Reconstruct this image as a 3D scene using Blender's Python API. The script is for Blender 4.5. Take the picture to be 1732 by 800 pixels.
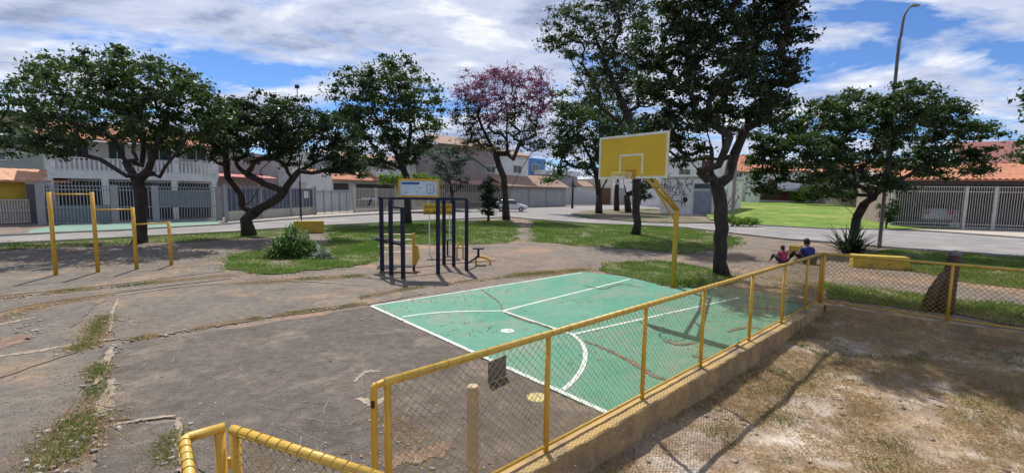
import bpy, math, random
import numpy as np
from mathutils import Vector, Matrix
R=math.radians
sc=bpy.context.scene
for o in list(bpy.data.objects): bpy.data.objects.remove(o)
C=sc.collection
# ------------------------------------------------------------ camera
FP,PCX,PCY,HOR,CH=750.,866.,400.,325.,2.6
PITCH=math.atan((PCY-HOR)/FP); ROLL=R(.8)
Fw=Vector((0,math.cos(PITCH),-math.sin(PITCH))); Dw=Vector((0,-math.sin(PITCH),-math.cos(PITCH))); Xw=Vector((1,0,0))
CX=(Xw*math.cos(ROLL)-Dw*math.sin(ROLL)); CD=(Xw*math.sin(ROLL)+Dw*math.cos(ROLL))
cd=bpy.data.cameras.new('camera'); cam=bpy.data.objects.new('camera',cd); C.objects.link(cam)
m=Matrix.Identity(4)
for i in range(3):
    m[i][0]=CX[i]; m[i][1]=-CD[i]; m[i][2]=-Fw[i]
m[2][3]=CH; cam.matrix_world=m
cd.sensor_width=36; cd.lens=FP/1732*36; cd.clip_start=.05; cd.clip_end=3000
sc.camera=cam
# ------------------------------------------------------------ world and sun
SUN_EL,SUN_AZ=R(57),R(17)          # sun stands ahead of the camera, 17 deg to the left
w=bpy.data.worlds.new('World'); sc.world=w; w.use_nodes=True
N=w.node_tree.nodes; L=w.node_tree.links; N.clear()
def nd(t,**k):
    n=N.new(t)
    for a,b in k.items(): setattr(n,a,b)
    return n
out=nd('ShaderNodeOutputWorld'); bg=nd('ShaderNodeBackground'); bg.inputs[1].default_value=.1
sky=nd('ShaderNodeTexSky',sky_type='NISHITA',sun_disc=False,sun_elevation=SUN_EL,sun_rotation=-SUN_AZ,altitude=1000)
sky.air_density=1.0; sky.dust_density=.3; sky.ozone_density=2.0
tc=nd('ShaderNodeTexCoord'); sp=nd('ShaderNodeSeparateXYZ'); L.new(tc.outputs['Generated'],sp.inputs[0])
def mth(op,a,b=None):
    n=nd('ShaderNodeMath',operation=op)
    for i,v in enumerate((a,b)):
        if v is None: continue
        if isinstance(v,(int,float)): n.inputs[i].default_value=v
        else: L.new(v,n.inputs[i])
    return n.outputs[0]
zz=mth('ADD',mth('MAXIMUM',sp.outputs[2],0.0),.13)
cb=nd('ShaderNodeCombineXYZ'); L.new(mth('DIVIDE',sp.outputs[0],zz),cb.inputs[0]); L.new(mth('DIVIDE',sp.outputs[1],zz),cb.inputs[1])
mp=nd('ShaderNodeMapping'); L.new(cb.outputs[0],mp.inputs[0]); mp.inputs['Rotation'].default_value=(0,0,R(-28)); mp.inputs['Scale'].default_value=(.8,1.25,1); mp.inputs['Location'].default_value=(9.9,6.6,0)
def noise(vec,s,d,dist=0.,rough=.5):
    n=nd('ShaderNodeTexNoise'); L.new(vec,n.inputs['Vector']); n.inputs['Scale'].default_value=s; n.inputs['Detail'].default_value=d; n.inputs['Distortion'].default_value=dist; n.inputs['Roughness'].default_value=rough
    return n.outputs[0]
n1=noise(mp.outputs[0],.95,10,.3,.6); n2=noise(mp.outputs[0],2.2,9,.25,.6)
r1=nd('ShaderNodeValToRGB'); L.new(n1,r1.inputs[0]); r1.color_ramp.elements[0].position=.415; r1.color_ramp.elements[1].position=.51
r2=nd('ShaderNodeValToRGB'); L.new(mth('ADD',mth('MULTIPLY',n2,.5),mth('MULTIPLY',n1,.5)),r2.inputs[0])
e=r2.color_ramp.elements; e[0].position=.42; e[0].color=(9.4,9.6,10.0,1); e[1].position=.62; e[1].color=(2.9,3.6,5.4,1)
x=e.new(.50); x.color=(5.9,6.5,8.2,1)
r2.color_ramp.interpolation='EASE'
tint=nd('ShaderNodeMix',data_type='RGBA',blend_type='MULTIPLY'); tint.inputs[0].default_value=1; L.new(sky.outputs[0],tint.inputs[6]); tint.inputs[7].default_value=(.62,.85,1.2,1)
mx=nd('ShaderNodeMix',data_type='RGBA'); L.new(r1.outputs[0],mx.inputs[0]); L.new(tint.outputs[2],mx.inputs[6]); L.new(r2.outputs[0],mx.inputs[7])
L.new(mx.outputs[2],bg.inputs[0]); L.new(bg.outputs[0],out.inputs[0])
sd=bpy.data.lights.new('sun','SUN'); sd.energy=5.0; sd.angle=R(.5); sd.color=(1,.95,.87)
so=bpy.data.objects.new('sun',sd); C.objects.link(so)
SV=Vector((-math.sin(SUN_AZ)*math.cos(SUN_EL),math.cos(SUN_AZ)*math.cos(SUN_EL),math.sin(SUN_EL)))
so.rotation_euler=SV.to_track_quat('Z','Y').to_euler(); so.location=(0,0,30)
vs=sc.view_settings; vs.view_transform='Standard'; vs.look='None'; vs.gamma=1; vs.exposure=.10; vs.use_curve_mapping=False
sc.render.engine='CYCLES'; sc.cycles.use_denoising=True; sc.cycles.max_bounces=6
# ------------------------------------------------------------ measuring from the photograph
CAMP=Vector((0,0,CH))
def ray(px,py): return Fw+CX*((px-PCX)/FP)+CD*((py-PCY)/FP)
def G(px,py,z=0.):
    d=ray(px,py); t=(z-CH)/d.z; p=CAMP+d*t; return Vector((p.x,p.y,z))
def at(px,py,Y):
    d=ray(px,py); return CAMP+d*(Y/d.y)
def P(lst,z=0.): return [G(a,b,z) for a,b in lst]
# ------------------------------------------------------------ materials
MATS={}
def mat(name,c1,c2=None,scale=4.,rough=.8,bump=0.,bscale=None,c3=None,s3=1.,spec=.3,metal=0.,tr=None,island=0.,stretch=None,lo=.35,hi=.65,lo3=.5,hi3=.62,speck=0.,ss=70.):
    if name in MATS: return MATS[name]
    m=bpy.data.materials.new(name); m.use_nodes=True; n=m.node_tree.nodes; l=m.node_tree.links
    b=n['Principled BSDF']; b.inputs['Roughness'].default_value=rough; b.inputs['Specular IOR Level'].default_value=spec; b.inputs['Metallic'].default_value=metal
    t=n.new('ShaderNodeTexCoord'); v=t.outputs['Object']
    if stretch:
        q=n.new('ShaderNodeMapping'); q.inputs['Scale'].default_value=stretch; l.new(v,q.inputs[0]); v=q.outputs[0]
    def nz(s,d=6,dist=.3):
        k=n.new('ShaderNodeTexNoise'); k.inputs['Scale'].default_value=s; k.inputs['Detail'].default_value=d; k.inputs['Roughness'].default_value=.62; k.inputs['Distortion'].default_value=dist; l.new(v,k.inputs['Vector']); return k.outputs[0]
    def rng(s,a,bb):
        k=n.new('ShaderNodeMapRange'); k.inputs[1].default_value=a; k.inputs[2].default_value=bb; l.new(s,k.inputs[0]); return k.outputs[0]
    def mix(f,a,bb):
        k=n.new('ShaderNodeMix'); k.data_type='RGBA'
        l.new(f,k.inputs[0])
        for i,u in ((6,a),(7,bb)):
            if isinstance(u,tuple): k.inputs[i].default_value=(*u,1)
            else: l.new(u,k.inputs[i])
        return k.outputs[2]
    col=None
    if c2: col=mix(rng(nz(scale),lo,hi),c1,c2)
    if c3: col=mix(rng(nz(s3,8),lo3,hi3),col if col is not None else c1,c3)
    if speck:
        k=n.new('ShaderNodeHueSaturation'); k.inputs['Color'].default_value=(*c1,1)
        if col is not None: l.new(col,k.inputs['Color'])
        a_=n.new('ShaderNodeMapRange'); a_.inputs[1].default_value=.3; a_.inputs[2].default_value=.7; a_.inputs[3].default_value=1-speck; a_.inputs[4].default_value=1+speck; l.new(nz(ss,4,0),a_.inputs[0])
        b_=n.new('ShaderNodeMapRange'); b_.inputs[1].default_value=.3; b_.inputs[2].default_value=.7; b_.inputs[3].default_value=1-speck*.8; b_.inputs[4].default_value=1+speck*.8; l.new(nz(ss/9,5,.5),b_.inputs[0])
        c_=n.new('ShaderNodeMath'); c_.operation='MULTIPLY'; l.new(a_.outputs[0],c_.inputs[0]); l.new(b_.outputs[0],c_.inputs[1]); l.new(c_.outputs[0],k.inputs['Value']); col=k.outputs[0]
    if island:
        g=n.new('ShaderNodeNewGeometry'); k=n.new('ShaderNodeHueSaturation'); 
        r_=n.new('ShaderNodeMapRange'); r_.inputs[3].default_value=1-island; r_.inputs[4].default_value=1+island; l.new(g.outputs['Random Per Island'],r_.inputs[0]); l.new(r_.outputs[0],k.inputs['Value'])
        if col is not None: l.new(col,k.inputs['Color'])
        else: k.inputs['Color'].default_value=(*c1,1)
        col=k.outputs[0]
    if col is None: b.inputs['Base Color'].default_value=(*c1,1)
    else: l.new(col,b.inputs['Base Color'])
    if bump:
        k=n.new('ShaderNodeBump'); k.inputs['Strength'].default_value=1; k.inputs['Distance'].default_value=bump; l.new(nz(bscale or scale*6,8),k.inputs['Height']); l.new(k.outputs[0],b.inputs['Normal'])
    if tr:
        o=n['Material Output']; ts=n.new('ShaderNodeBsdfTranslucent'); ts.inputs[0].default_value=(*tr,1); ms=n.new('ShaderNodeMixShader'); ms.inputs[0].default_value=.35
        l.new(b.outputs[0],ms.inputs[1]); l.new(ts.outputs[0],ms.inputs[2]); l.new(ms.outputs[0],o.inputs[0])
    MATS[name]=m; return m
yellow=mat('yellow_paint',(.62,.36,.03),(.52,.29,.03),9,.45,.002,60,c3=(.20,.10,.04),s3=11,lo3=.60,hi3=.70,spec=.5)
yrail=mat('yellow_rail',(.66,.43,.07),(.56,.34,.05),12,.42,.002,60,c3=(.30,.18,.06),s3=13,lo3=.60,hi3=.72,spec=.5)
ywire=mat('wire_paint',(.50,.33,.06),(.22,.15,.05),8,.6)
navy=mat('navy_paint',(.007,.008,.035),(.012,.013,.03),9,.55,spec=.3)
blackm=mat('dark_metal',(.025,.025,.03),None,rough=.5)
white=mat('white_paint',(.72,.72,.70),(.6,.6,.58),6,.6,c3=(.4,.38,.34),s3=9,lo3=.6,hi3=.75)
bark=mat('bark',(.030,.023,.019),(.058,.047,.039),5,.95,.03,14,stretch=(1,1,.35))
glassm=mat('glass',(.02,.03,.035),None,rough=.08,spec=.8)
concrete=mat('concrete',(.32,.30,.27),(.22,.20,.18),3,.9,.006,30)
# ------------------------------------------------------------ mesh helpers
class MB:
    def __init__(s): s.v=[]; s.f=[]; s.smooth=False
    def add(s,v,f):
        o=len(s.v); s.v+= [tuple(p) for p in v]; s.f+=[tuple(i+o for i in q) for q in f]; return s
    def box(s,x0,x1,y0,y1,z0,z1,M=None):
        v=[Vector((x,y,z)) for z in (z0,z1) for x,y in ((x0,y0),(x1,y0),(x1,y1),(x0,y1))]
        if M is not None: v=[M@p for p in v]
        return s.add(v,[(0,3,2,1),(4,5,6,7),(0,1,5,4),(1,2,6,5),(2,3,7,6),(3,0,4,7)])
    def bar(s,a,b,wx,wy,up=(0,0,1)):
        a=Vector(a);b=Vector(b);d=(b-a).normalized();u=Vector(up)
        if abs(d.dot(u))>.95: u=Vector((1,0,0))
        x=d.cross(u).normalized()*wx/2; y=d.cross(x).normalized()*wy/2
        v=[p+q for p in (a,b) for q in (-x-y,x-y,x+y,-x+y)]
        return s.add(v,[(0,3,2,1),(4,5,6,7),(0,1,5,4),(1,2,6,5),(2,3,7,6),(3,0,4,7)])
    def tube(s,pts,rad,n=8,cap=True):
        pts=[Vector(p) for p in pts]; k=len(pts)
        if isinstance(rad,(int,float)): rad=[rad]*k
        u=None; vv=[]; ff=[]
        for i,p in enumerate(pts):
            d=(pts[min(i+1,k-1)]-pts[max(i-1,0)])
            if d.length<1e-9: d=Vector((0,0,1))
            d.normalize()
            if u is None:
                u=Vector((1,0,0)) if abs(d.x)<.8 else Vector((0,1,0))
            u=(u-d*u.dot(d)).normalized(); w_=d.cross(u)
            for j in range(n):
                a=2*math.pi*j/n; vv.append(p+(u*math.cos(a)+w_*math.sin(a))*rad[i])
        for i in range(k-1):
            for j in range(n):
                a=i*n+j;b=i*n+(j+1)%n; ff.append((a,b,b+n,a+n))
        if cap: ff.append(tuple(range(n-1,-1,-1))); ff.append(tuple((k-1)*n+j for j in range(n)))
        return s.add(vv,ff)
    def prism(s,poly,z0,z1):
        n=len(poly); v=[(p[0],p[1],z0) for p in poly]+[(p[0],p[1],z1) for p in poly]
        return s.add(v,[tuple(range(n-1,-1,-1)),tuple(range(n,2*n))]+[(i,(i+1)%n,(i+1)%n+n,i+n) for i in range(n)])
    def ball(s,c,rx,ry,rz,n=10,m=7):
        c=Vector(c);v=[];f=[]
        for i in range(m+1):
            t=math.pi*i/m
            for j in range(n):
                a=2*math.pi*j/n; v.append(c+Vector((rx*math.sin(t)*math.cos(a),ry*math.sin(t)*math.sin(a),rz*math.cos(t))))
        for i in range(m):
            for j in range(n):
                f.append((i*n+j,(i+1)*n+j,(i+1)*n+(j+1)%n,i*n+(j+1)%n))
        return s.add(v,f)
    def build(s,name,m,parent=None,smooth=False,bevel=0.):
        me=bpy.data.meshes.new(name); me.from_pydata(s.v,[],s.f); me.update(); me.materials.append(m)
        if smooth: me.polygons.foreach_set('use_smooth',[True]*len(me.polygons))
        o=bpy.data.objects.new(name,me); C.objects.link(o)
        if parent: o.parent=parent
        if bevel:
            b=o.modifiers.new('bevel','BEVEL'); b.width=bevel; b.segments=2; b.limit_method='ANGLE'
        return o
def npmesh(name,V,F,m,parent=None,smooth=False):
    V=np.asarray(V,dtype=np.float32); F=np.asarray(F,dtype=np.int32); k=F.shape[1]
    me=bpy.data.meshes.new(name); me.vertices.add(len(V)); me.vertices.foreach_set('co',V.ravel())
    me.loops.add(F.size); me.loops.foreach_set('vertex_index',F.ravel())
    me.polygons.add(len(F)); me.polygons.foreach_set('loop_start',np.arange(len(F),dtype=np.int32)*k)
    try: me.polygons.foreach_set('loop_total',np.full(len(F),k,dtype=np.int32))
    except Exception: pass
    me.update(calc_edges=True); me.materials.append(m)
    if smooth: me.polygons.foreach_set('use_smooth',[True]*len(F))
    o=bpy.data.objects.new(name,me); C.objects.link(o)
    if parent: o.parent=parent
    return o
def thing(name,label,cat,loc=(0,0,0),rz=0.,group=None):
    o=bpy.data.objects.new(name,None); C.objects.link(o); o.location=loc; o.rotation_euler=(0,0,rz); o.empty_display_size=.2
    o['label']=label; o['category']=cat
    if group: o['group']=group
    return o
def tag(o,label=None,cat=None,group=None,kind=None):
    for k,v in (('label',label),('category',cat),('group',group),('kind',kind)):
        if v: o[k]=v
    return o
rnd=random.Random(7); rs=np.random.RandomState(11)
def jag(poly,step=.25,amp=.06,seed=1):
    r=random.Random(seed); o=[]; n=len(poly)
    for i in range(n):
        a=Vector(poly[i][:2]);b=Vector(poly[(i+1)%n][:2]); d=b-a; k=max(1,int(d.length/step)); nn=Vector((-d.y,d.x)).normalized()
        w1=r.random()*6; 
        for j in range(k):
            t=j/k; A=amp*(.55*math.sin(w1+j*.7)+ .6*(r.random()-.5)*2)
            if j==0: A*=.3
            o.append(a+d*t+nn*A)
    return o
def sheet(name,poly,z,m,kind='structure',thick=0.,parent=None):
    n=len(poly); v=[(p[0],p[1],z) for p in poly]; f=[tuple(range(n))]
    if thick:
        v+=[(p[0],p[1],z-thick) for p in poly]; f+=[(i,(i+1)%n,(i+1)%n+n,i+n) for i in range(n)]
    me=bpy.data.meshes.new(name); me.from_pydata(v,[],f); me.update(); me.materials.append(m)
    if me.polygons[0].normal.z<0: me.flip_normals()
    o=bpy.data.objects.new(name,me); C.objects.link(o)
    if kind: o['kind']=kind
    if parent: o.parent=parent
    return o
def ribbon(name,pts,wd,z,m,parent=None,closed=False):
    pts=[Vector(p[:2]) for p in pts]; k=len(pts); v=[];f=[]
    for i,p in enumerate(pts):
        if closed: d=pts[(i+1)%k]-pts[i-1]
        else: d=pts[min(i+1,k-1)]-pts[max(i-1,0)]
        nn=Vector((-d.y,d.x)).normalized()*wd/2; v+=[(*(p+nn),z),(*(p-nn),z)]
    for i in range(k if closed else k-1):
        j=(i+1)%k; f.append((2*i,2*i+1,2*j+1,2*j))
    me=bpy.data.meshes.new(name); me.from_pydata(v,[],f); me.update(); me.materials.append(m)
    if me.polygons[0].normal.z<0: me.flip_normals()
    o=bpy.data.objects.new(name,me); C.objects.link(o)
    if parent: o.parent=parent
    return o
def spline(pts,n=8):
    pts=[Vector(p) for p in pts]; o=[]; Q=[2*pts[0]-pts[1]]+pts+[2*pts[-1]-pts[-2]]
    for i in range(1,len(Q)-2):
        a,b,c,d=Q[i-1:i+3]
        for j in range(n):
            t=j/n; o.append(.5*((2*b)+(c-a)*t+(2*a-5*b+4*c-d)*t*t+(-a+3*b-3*c+d)*t**3))
    o.append(pts[-1]); return o
def inpoly(X,Y,poly):
    px=np.array([p[0] for p in poly]);py=np.array([p[1] for p in poly]); r=np.zeros(X.shape,bool); j=len(px)-1
    for i in range(len(px)):
        c=((py[i]>Y)!=(py[j]>Y))&(X<(px[j]-px[i])*(Y-py[i])/(py[j]-py[i]+1e-12)+px[i]); r^=c; j=i
    return r
def vnoise(X,Y,s,seed=0):
    r=np.random.RandomState(seed); T=r.rand(64,64); x=X/s;y=Y/s; xi=np.floor(x).astype(int);yi=np.floor(y).astype(int); fx=x-xi;fy=y-yi
    fx=fx*fx*(3-2*fx);fy=fy*fy*(3-2*fy); g=lambda a,b:T[a%64,b%64]
    return (g(xi,yi)*(1-fx)+g(xi+1,yi)*fx)*(1-fy)+(g(xi,yi+1)*(1-fx)+g(xi+1,yi+1)*fx)*fy
# ------------------------------------------------------------ THE GROUND
PZ=-.27                                        # the dry plot behind the low wall lies lower
K=Vector((7.27,10.30)); F0=Vector((-.86,2.99))  # fence corner and gate end of the fence
fd=(K-F0).normalized(); fn=Vector((fd.y,-fd.x))  # fn points to the dry plot
f2=Vector((math.cos(R(-41)),math.sin(R(-41))))
dirt=mat('dirt',(.205,.165,.13),(.145,.12,.10),.9,.95,.02,9,c3=(.32,.20,.125),s3=.4,lo3=.52,hi3=.68,speck=.28,ss=45)
g0=K-fd*60; g1=K+f2*60
big=600
gp=[K,g0,(-big,-big),(-big,big),(big,big),(big,-big*.2),g1]
sheet('ground',[Vector(p) for p in gp],0,dirt)
# asphalt road, with the traffic island cut round by laying the island above it
asph=mat('road_asphalt',(.25,.235,.225),(.19,.18,.175),.7,.9,.004,60,c3=(.30,.28,.26),s3=.35,speck=.16,ss=20)
near=[(-700,470),(-300,440),(0,414),(200,404),(400,393),(520,384),(640,378),(760,372),(860,368),(905,372),(1000,379),(1100,383),(1160,386),(1250,397),(1330,406),(1400,411),(1480,418),(1600,427),(1732,436),(2200,470),(2900,540)]
far=[(2900,450),(2200,420),(1900,410),(1732,404),(1600,394),(1505,389),(1400,388),(1300,383),(1232,377.5),(1180,372),(1150,365),(1112,353),(1108,346.5),(1050,346.5),(955,349),(900,351.5),(760,356),(640,363),(560,368),(500,371),(440,376),(372,381),(200,391),(100,395),(0,400),(-300,420),(-700,445)]
road=sheet('road',[p.xy for p in P(near)]+[p.xy for p in P(far)],.012,asph)
kerbm=mat('kerb_concrete',(.38,.36,.33),(.26,.24,.22),2,.9,.006,30)
def kerb(name,px,w_=.14,hgt=.1):
    pts=[p.xy for p in P(px)]; mb=MB()
    for a,b in zip(pts[:-1],pts[1:]): mb.bar((*a,hgt/2-.02),(*b,hgt/2-.02),w_,hgt+.04)
    return tag(mb.build(name,kerbm),kind='structure')
kerb('kerb',near[1:-2]); kerb('kerb',far[3:10]); kerb('kerb',far[15:-2])
isl=[(965,363),(985,358),(1030,355),(1108,353.5),(1150,365),(1180,372),(1230,378.5),(1100,377.5),(1000,370)]
sheet('traffic_island',jag([p.xy for p in P(isl)],1.2,.15,3),.10,mat('island_soil',(.15,.11,.08),(.21,.16,.11),.6,.95,.03,5,c3=(.07,.11,.03),s3=.3,lo3=.48,hi3=.6),thick=.12)
# green painted driveway, plot paving in front of the garage at the right
sheet('driveway',[p.xy for p in P([(52,390),(130,377),(375,371),(372,380),(200,390),(45,397)])],.04,mat('green_concrete',(.15,.26,.20),(.20,.29,.24),.8,.85,.004,20),thick=.05)
sheet('driveway',[p.xy for p in P([(1502,386),(1500,375),(1900,381),(1900,408),(1732,402),(1600,392.5)])],.05,mat('beige_paving',(.48,.42,.35),(.38,.33,.27),.5,.85,.004,20),thick=.06)
sheet('pavement',[p.xy for p in P([(385,372),(520,362),(640,357),(640,361.5),(500,369.5),(385,378)])],.06,mat('cream_paving',(.42,.38,.33),(.32,.29,.25),.5,.9,.004,20),thick=.07)
sheet('pavement',[p.xy for p in P([(640,355),(760,350),(955,344.5),(1040,343.5),(1040,346),(955,348.6),(900,351),(760,355.4),(640,361)])],.06,MATS['cream_paving'],thick=.07)
# lawn rising to the houses at the right
lawnm=mat('lawn_green',(.085,.165,.018),(.15,.23,.03),.45,.95,.03,8,c3=(.23,.25,.06),s3=.2,speck=.3,ss=7)
Lp=[G(1231,377),G(1300,382.5),G(1400,387.5),G(1500,388.5)]
def hillpt(px,Y,z): p=at(px,300,Y); return Vector((p.x,p.y,z))
def lawn():
    V=[];F=[]
    nearp=[G(1200,372),G(1231,377),G(1300,382.5),G(1400,387.5),G(1500,388.5),G(1640,388)]
    farp=[hillpt(1180,95,1.2),hillpt(1262,88,1.4),hillpt(1330,80,1.5),hillpt(1430,74,1.3),hillpt(1530,66,1.0),hillpt(1720,60,.8)]
    n=14
    for j in range(n+1):
        t=j/n; s=t*t*(3-2*t)
        for a,b in zip(nearp,farp):
            p=a.lerp(b,t); V.append((p.x,p.y,.09+b.z*t))
    m_=len(nearp)
    for j in range(n):
        for i in range(m_-1): a=j*m_+i; F.append((a,a+1,a+m_+1,a+m_))
    o=npmesh('lawn',V,F,lawnm,smooth=True); o['kind']='structure'; return o
lawn()
# worn concrete slabs of the play area, each one a sheet with broken edges
slabA=mat('slab_dark',(.128,.106,.086),(.086,.072,.061),.8,.9,.008,24,c3=(.20,.165,.13),s3=1.1,lo3=.52,hi3=.72,speck=.38,ss=60)
slabB=mat('slab_light',(.168,.142,.114),(.118,.102,.086),.9,.9,.008,24,c3=(.28,.19,.12),s3=.6,lo3=.52,hi3=.68,speck=.36,ss=60)
SZ=.014
slabs=[([(192,598),(212,582),(430,550),(628,518),(830,612),(1032,704),(985,745),(930,775),(640,860),(420,900),(310,760),(300,706),(180,712),(165,690)],slabA,.05),
 ([(178,722),(298,712),(304,800),(330,900),(120,900),(150,800)],slabA,.05),
 ([(0,650),(60,622),(140,598),(180,588),(150,640),(115,690),(85,740),(60,800),(20,900),(-900,900),(-500,720)],slabB,.05),
 ([(-600,690),(0,638),(55,618),(140,592),(168,580),(140,578),(118,560),(140,535),(178,506),(60,524),(0,534),(-600,610)],slabB,.05),
 ([(205,575),(420,542),(630,513),(720,497),(640,488),(480,485),(400,478),(300,492),(196,508),(188,545),(192,570)],slabB,.05),
 ([(-600,600),(0,528),(60,514),(180,497),(300,482),(392,471),(380,464),(200,487),(0,508),(-600,570)],slabB,.03),
 ([(-600,562),(0,500),(200,480),(375,459),(390,436),(380,428),(460,412),(470,402),(200,414),(0,424),(-600,455)],slabB,.05)]
SL=[]
for i,(p,m_,a) in enumerate(slabs):
    q=jag([v.xy for v in P(p,SZ)],.14 if i<5 else .3,a,20+i); SL.append(q); sheet('concrete_slab',q,SZ,m_,thick=.03)
# green court
courtm=mat('court_green',(.052,.225,.14),(.10,.255,.175),.6,.7,.003,40,c3=(.17,.23,.165),s3=1.1,lo3=.48,hi3=.68,spec=.35,speck=.14,ss=50)
CZ=.019
fencept=lambda t,off=0.,z=0.: Vector((*(F0+fd*t+fn*off),z))
cp=[G(628,517,CZ),G(985,459,CZ),G(1062,469,CZ),G(1138,488,CZ),G(1215,484,CZ),G(1310,498,CZ),G(1366,513,CZ)]
cb_=G(1030,703,CZ); tt=(cb_.xy-F0).dot(fd)
court_poly=[cp[0].xy]+[v for v in jag([cp[1].xy,cp[2].xy,cp[3].xy,cp[4].xy,cp[5].xy,cp[6].xy],.3,.07,5)][:-12]+[fencept(10.7,-.1).xy,fencept(tt,-.1).xy]
sheet('court',court_poly,CZ,courtm,thick=.02)
linem=mat('line_paint',(.66,.67,.63),(.52,.55,.50),9,.7,c3=(.26,.36,.28),s3=6,lo3=.55,hi3=.68,speck=.12,ss=40)
LZ=CZ+.004; LW=.065
A_,B_,C_=G(628,517,LZ),fencept(tt+.05,-.12,LZ),G(985,461,LZ)
mk=bpy.data.objects.new('court_markings',None); C.objects.link(mk); mk['kind']='structure'
def dens(a,b,n=12): return [Vector(a).lerp(Vector(b),i/n) for i in range(n+1)]
ribbon('court_line',dens(A_,B_),LW*1.15,LZ,linem,mk); ribbon('court_line',dens(A_,C_),LW,LZ+.001,linem,mk)
k1,k2,k3,k4=G(850,525.5,LZ),G(1065,472,LZ),G(968,565,LZ),G(1250,503,LZ)
ribbon('court_line',dens(k1,k2),LW,LZ,linem,mk); ribbon('court_line',dens(k3,k4),LW,LZ,linem,mk); ribbon('court_line',dens(k1,k3),LW*.9,LZ+.0015,linem,mk)
ribbon('court_line',spline(P([(680,536),(720,530.5),(768,527),(815,526),(850,525.5)],LZ)),LW,LZ+.0025,linem,mk)
ribbon('court_line',spline(P([(968,565),(984,579),(990,600),(984,624),(968,645),(952,659)],LZ)),LW*1.1,LZ+.0025,linem,mk)
def disc(name,c,r,z,m_,parent=None): return sheet(name,[(c.x+r*math.cos(a*.3927),c.y+r*math.sin(a*.3927)) for a in range(16)],z,m_,kind=None if parent else 'structure',parent=parent)
disc('court_spot',G(858,559,LZ),.13,LZ,linem,mk)
disc('painted_spot',G(908,671,SZ+.004),.13,SZ+.004,mat('old_yellow_spot',(.55,.47,.17),(.35,.30,.16),14,.8))
# dirt lying in the cracks of the court
crackm=mat('crack_dirt',(.22,.165,.12),(.13,.12,.085),5,.95,.02,30,speck=.3,ss=50)
def streak(px,wd,z=CZ+.0095,seed=0,m_=crackm,name='dirt_streak'):
    r=random.Random(seed); pts=spline([p for p in P(px,z)],10); a=[];b=[]
    for i,p in enumerate(pts):
        d=pts[min(i+1,len(pts)-1)]-pts[max(i-1,0)]; nn=Vector((-d.y,d.x)).normalized(); t=i/(len(pts)-1); ww=wd*math.sin(math.pi*(t*.9+.05))**.5
        a.append(p.xy+nn*ww*(.3+.7*r.random())); b.append(p.xy-nn*ww*(.3+.7*r.random()))
    return sheet(name,a+b[::-1],z,m_,kind='stuff')
streak([(985,575),(1030,592),(1075,615),(1105,634),(1140,645)],.08,seed=1)
streak([(850,524),(845,512),(830,500),(815,490)],.035,seed=2); streak([(853,528),(885,540),(910,547),(935,556)],.06,seed=3,z=CZ+.011)
streak([(1120,575),(1150,582),(1180,578)],.07,seed=4); streak([(1170,600),(1195,606),(1215,603)],.09,seed=5)
streak([(985,482),(1020,488),(1050,480),(1085,486)],.05,seed=6); streak([(1230,560),(1265,552),(1290,556)],.1,seed=8); streak([(1270,520),(1310,522),(1330,530)],.12,seed=9)
# scratches and pale crack fillings on the dark slab
sandm=mat('pale_sand',(.36,.285,.21),(.24,.19,.15),6,.95,.01,30,speck=.3,ss=50)
scr=mat('scratch',(.28,.245,.22),(.16,.14,.13),9,.9)
for i in range(130):
    a=G(rnd.uniform(215,800),rnd.uniform(570,770),SZ+.004)
    if not inpoly(np.array([a.x]),np.array([a.y]),SL[0])[0]: continue
    an=rnd.uniform(0,6.28); ln=rnd.uniform(.08,.5); cv=rnd.uniform(-1.2,1.2); pts=[a.xy]
    for j in range(6): pts.append(pts[-1]+Vector((math.cos(an),math.sin(an)))*ln/6); an+=cv/6
    tag(ribbon('scratch_mark',pts,rnd.uniform(.004,.010),SZ+.004,scr),kind='stuff')
redm=mat('red_soil',(.25,.155,.11),(.165,.125,.10),5,.95,.01,30,speck=.3,ss=50)
for px,wd,m_ in (([(-60,612),(0,602),(80,590),(150,578),(200,572)],.10,sandm),([(190,585),(178,620),(160,650)],.09,sandm),([(200,505),(190,530),(186,560)],.05,sandm),([(230,572),(330,555),(430,541)],.035,sandm),([(0,508),(120,497),(240,486),(390,468)],.07,sandm),([(205,498),(330,482),(480,474),(620,482)],.06,sandm),([(150,700),(110,745),(80,790)],.16,sandm),([(-80,610),(-20,590),(30,572),(60,566)],.35,redm),([(-60,560),(0,548),(60,536)],.12,sandm),([(230,458),(300,452),(370,446)],.22,redm),([(700,452),(760,445),(840,440)],.2,redm),([(650,790),(690,772),(730,765),(760,748)],.17,redm),([(605,672),(630,680),(655,672)],.10,sandm),([(598,645),(620,628),(642,628)],.06,sandm),([(300,760),(302,730),(300,705)],.05,sandm),([(190,640),(178,680),(170,700)],.10,sandm),([(180,720),(240,708),(298,702)],.05,sandm)):
    streak(px,wd,SZ+.006,len(px)+int(wd*100),m_)
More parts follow.
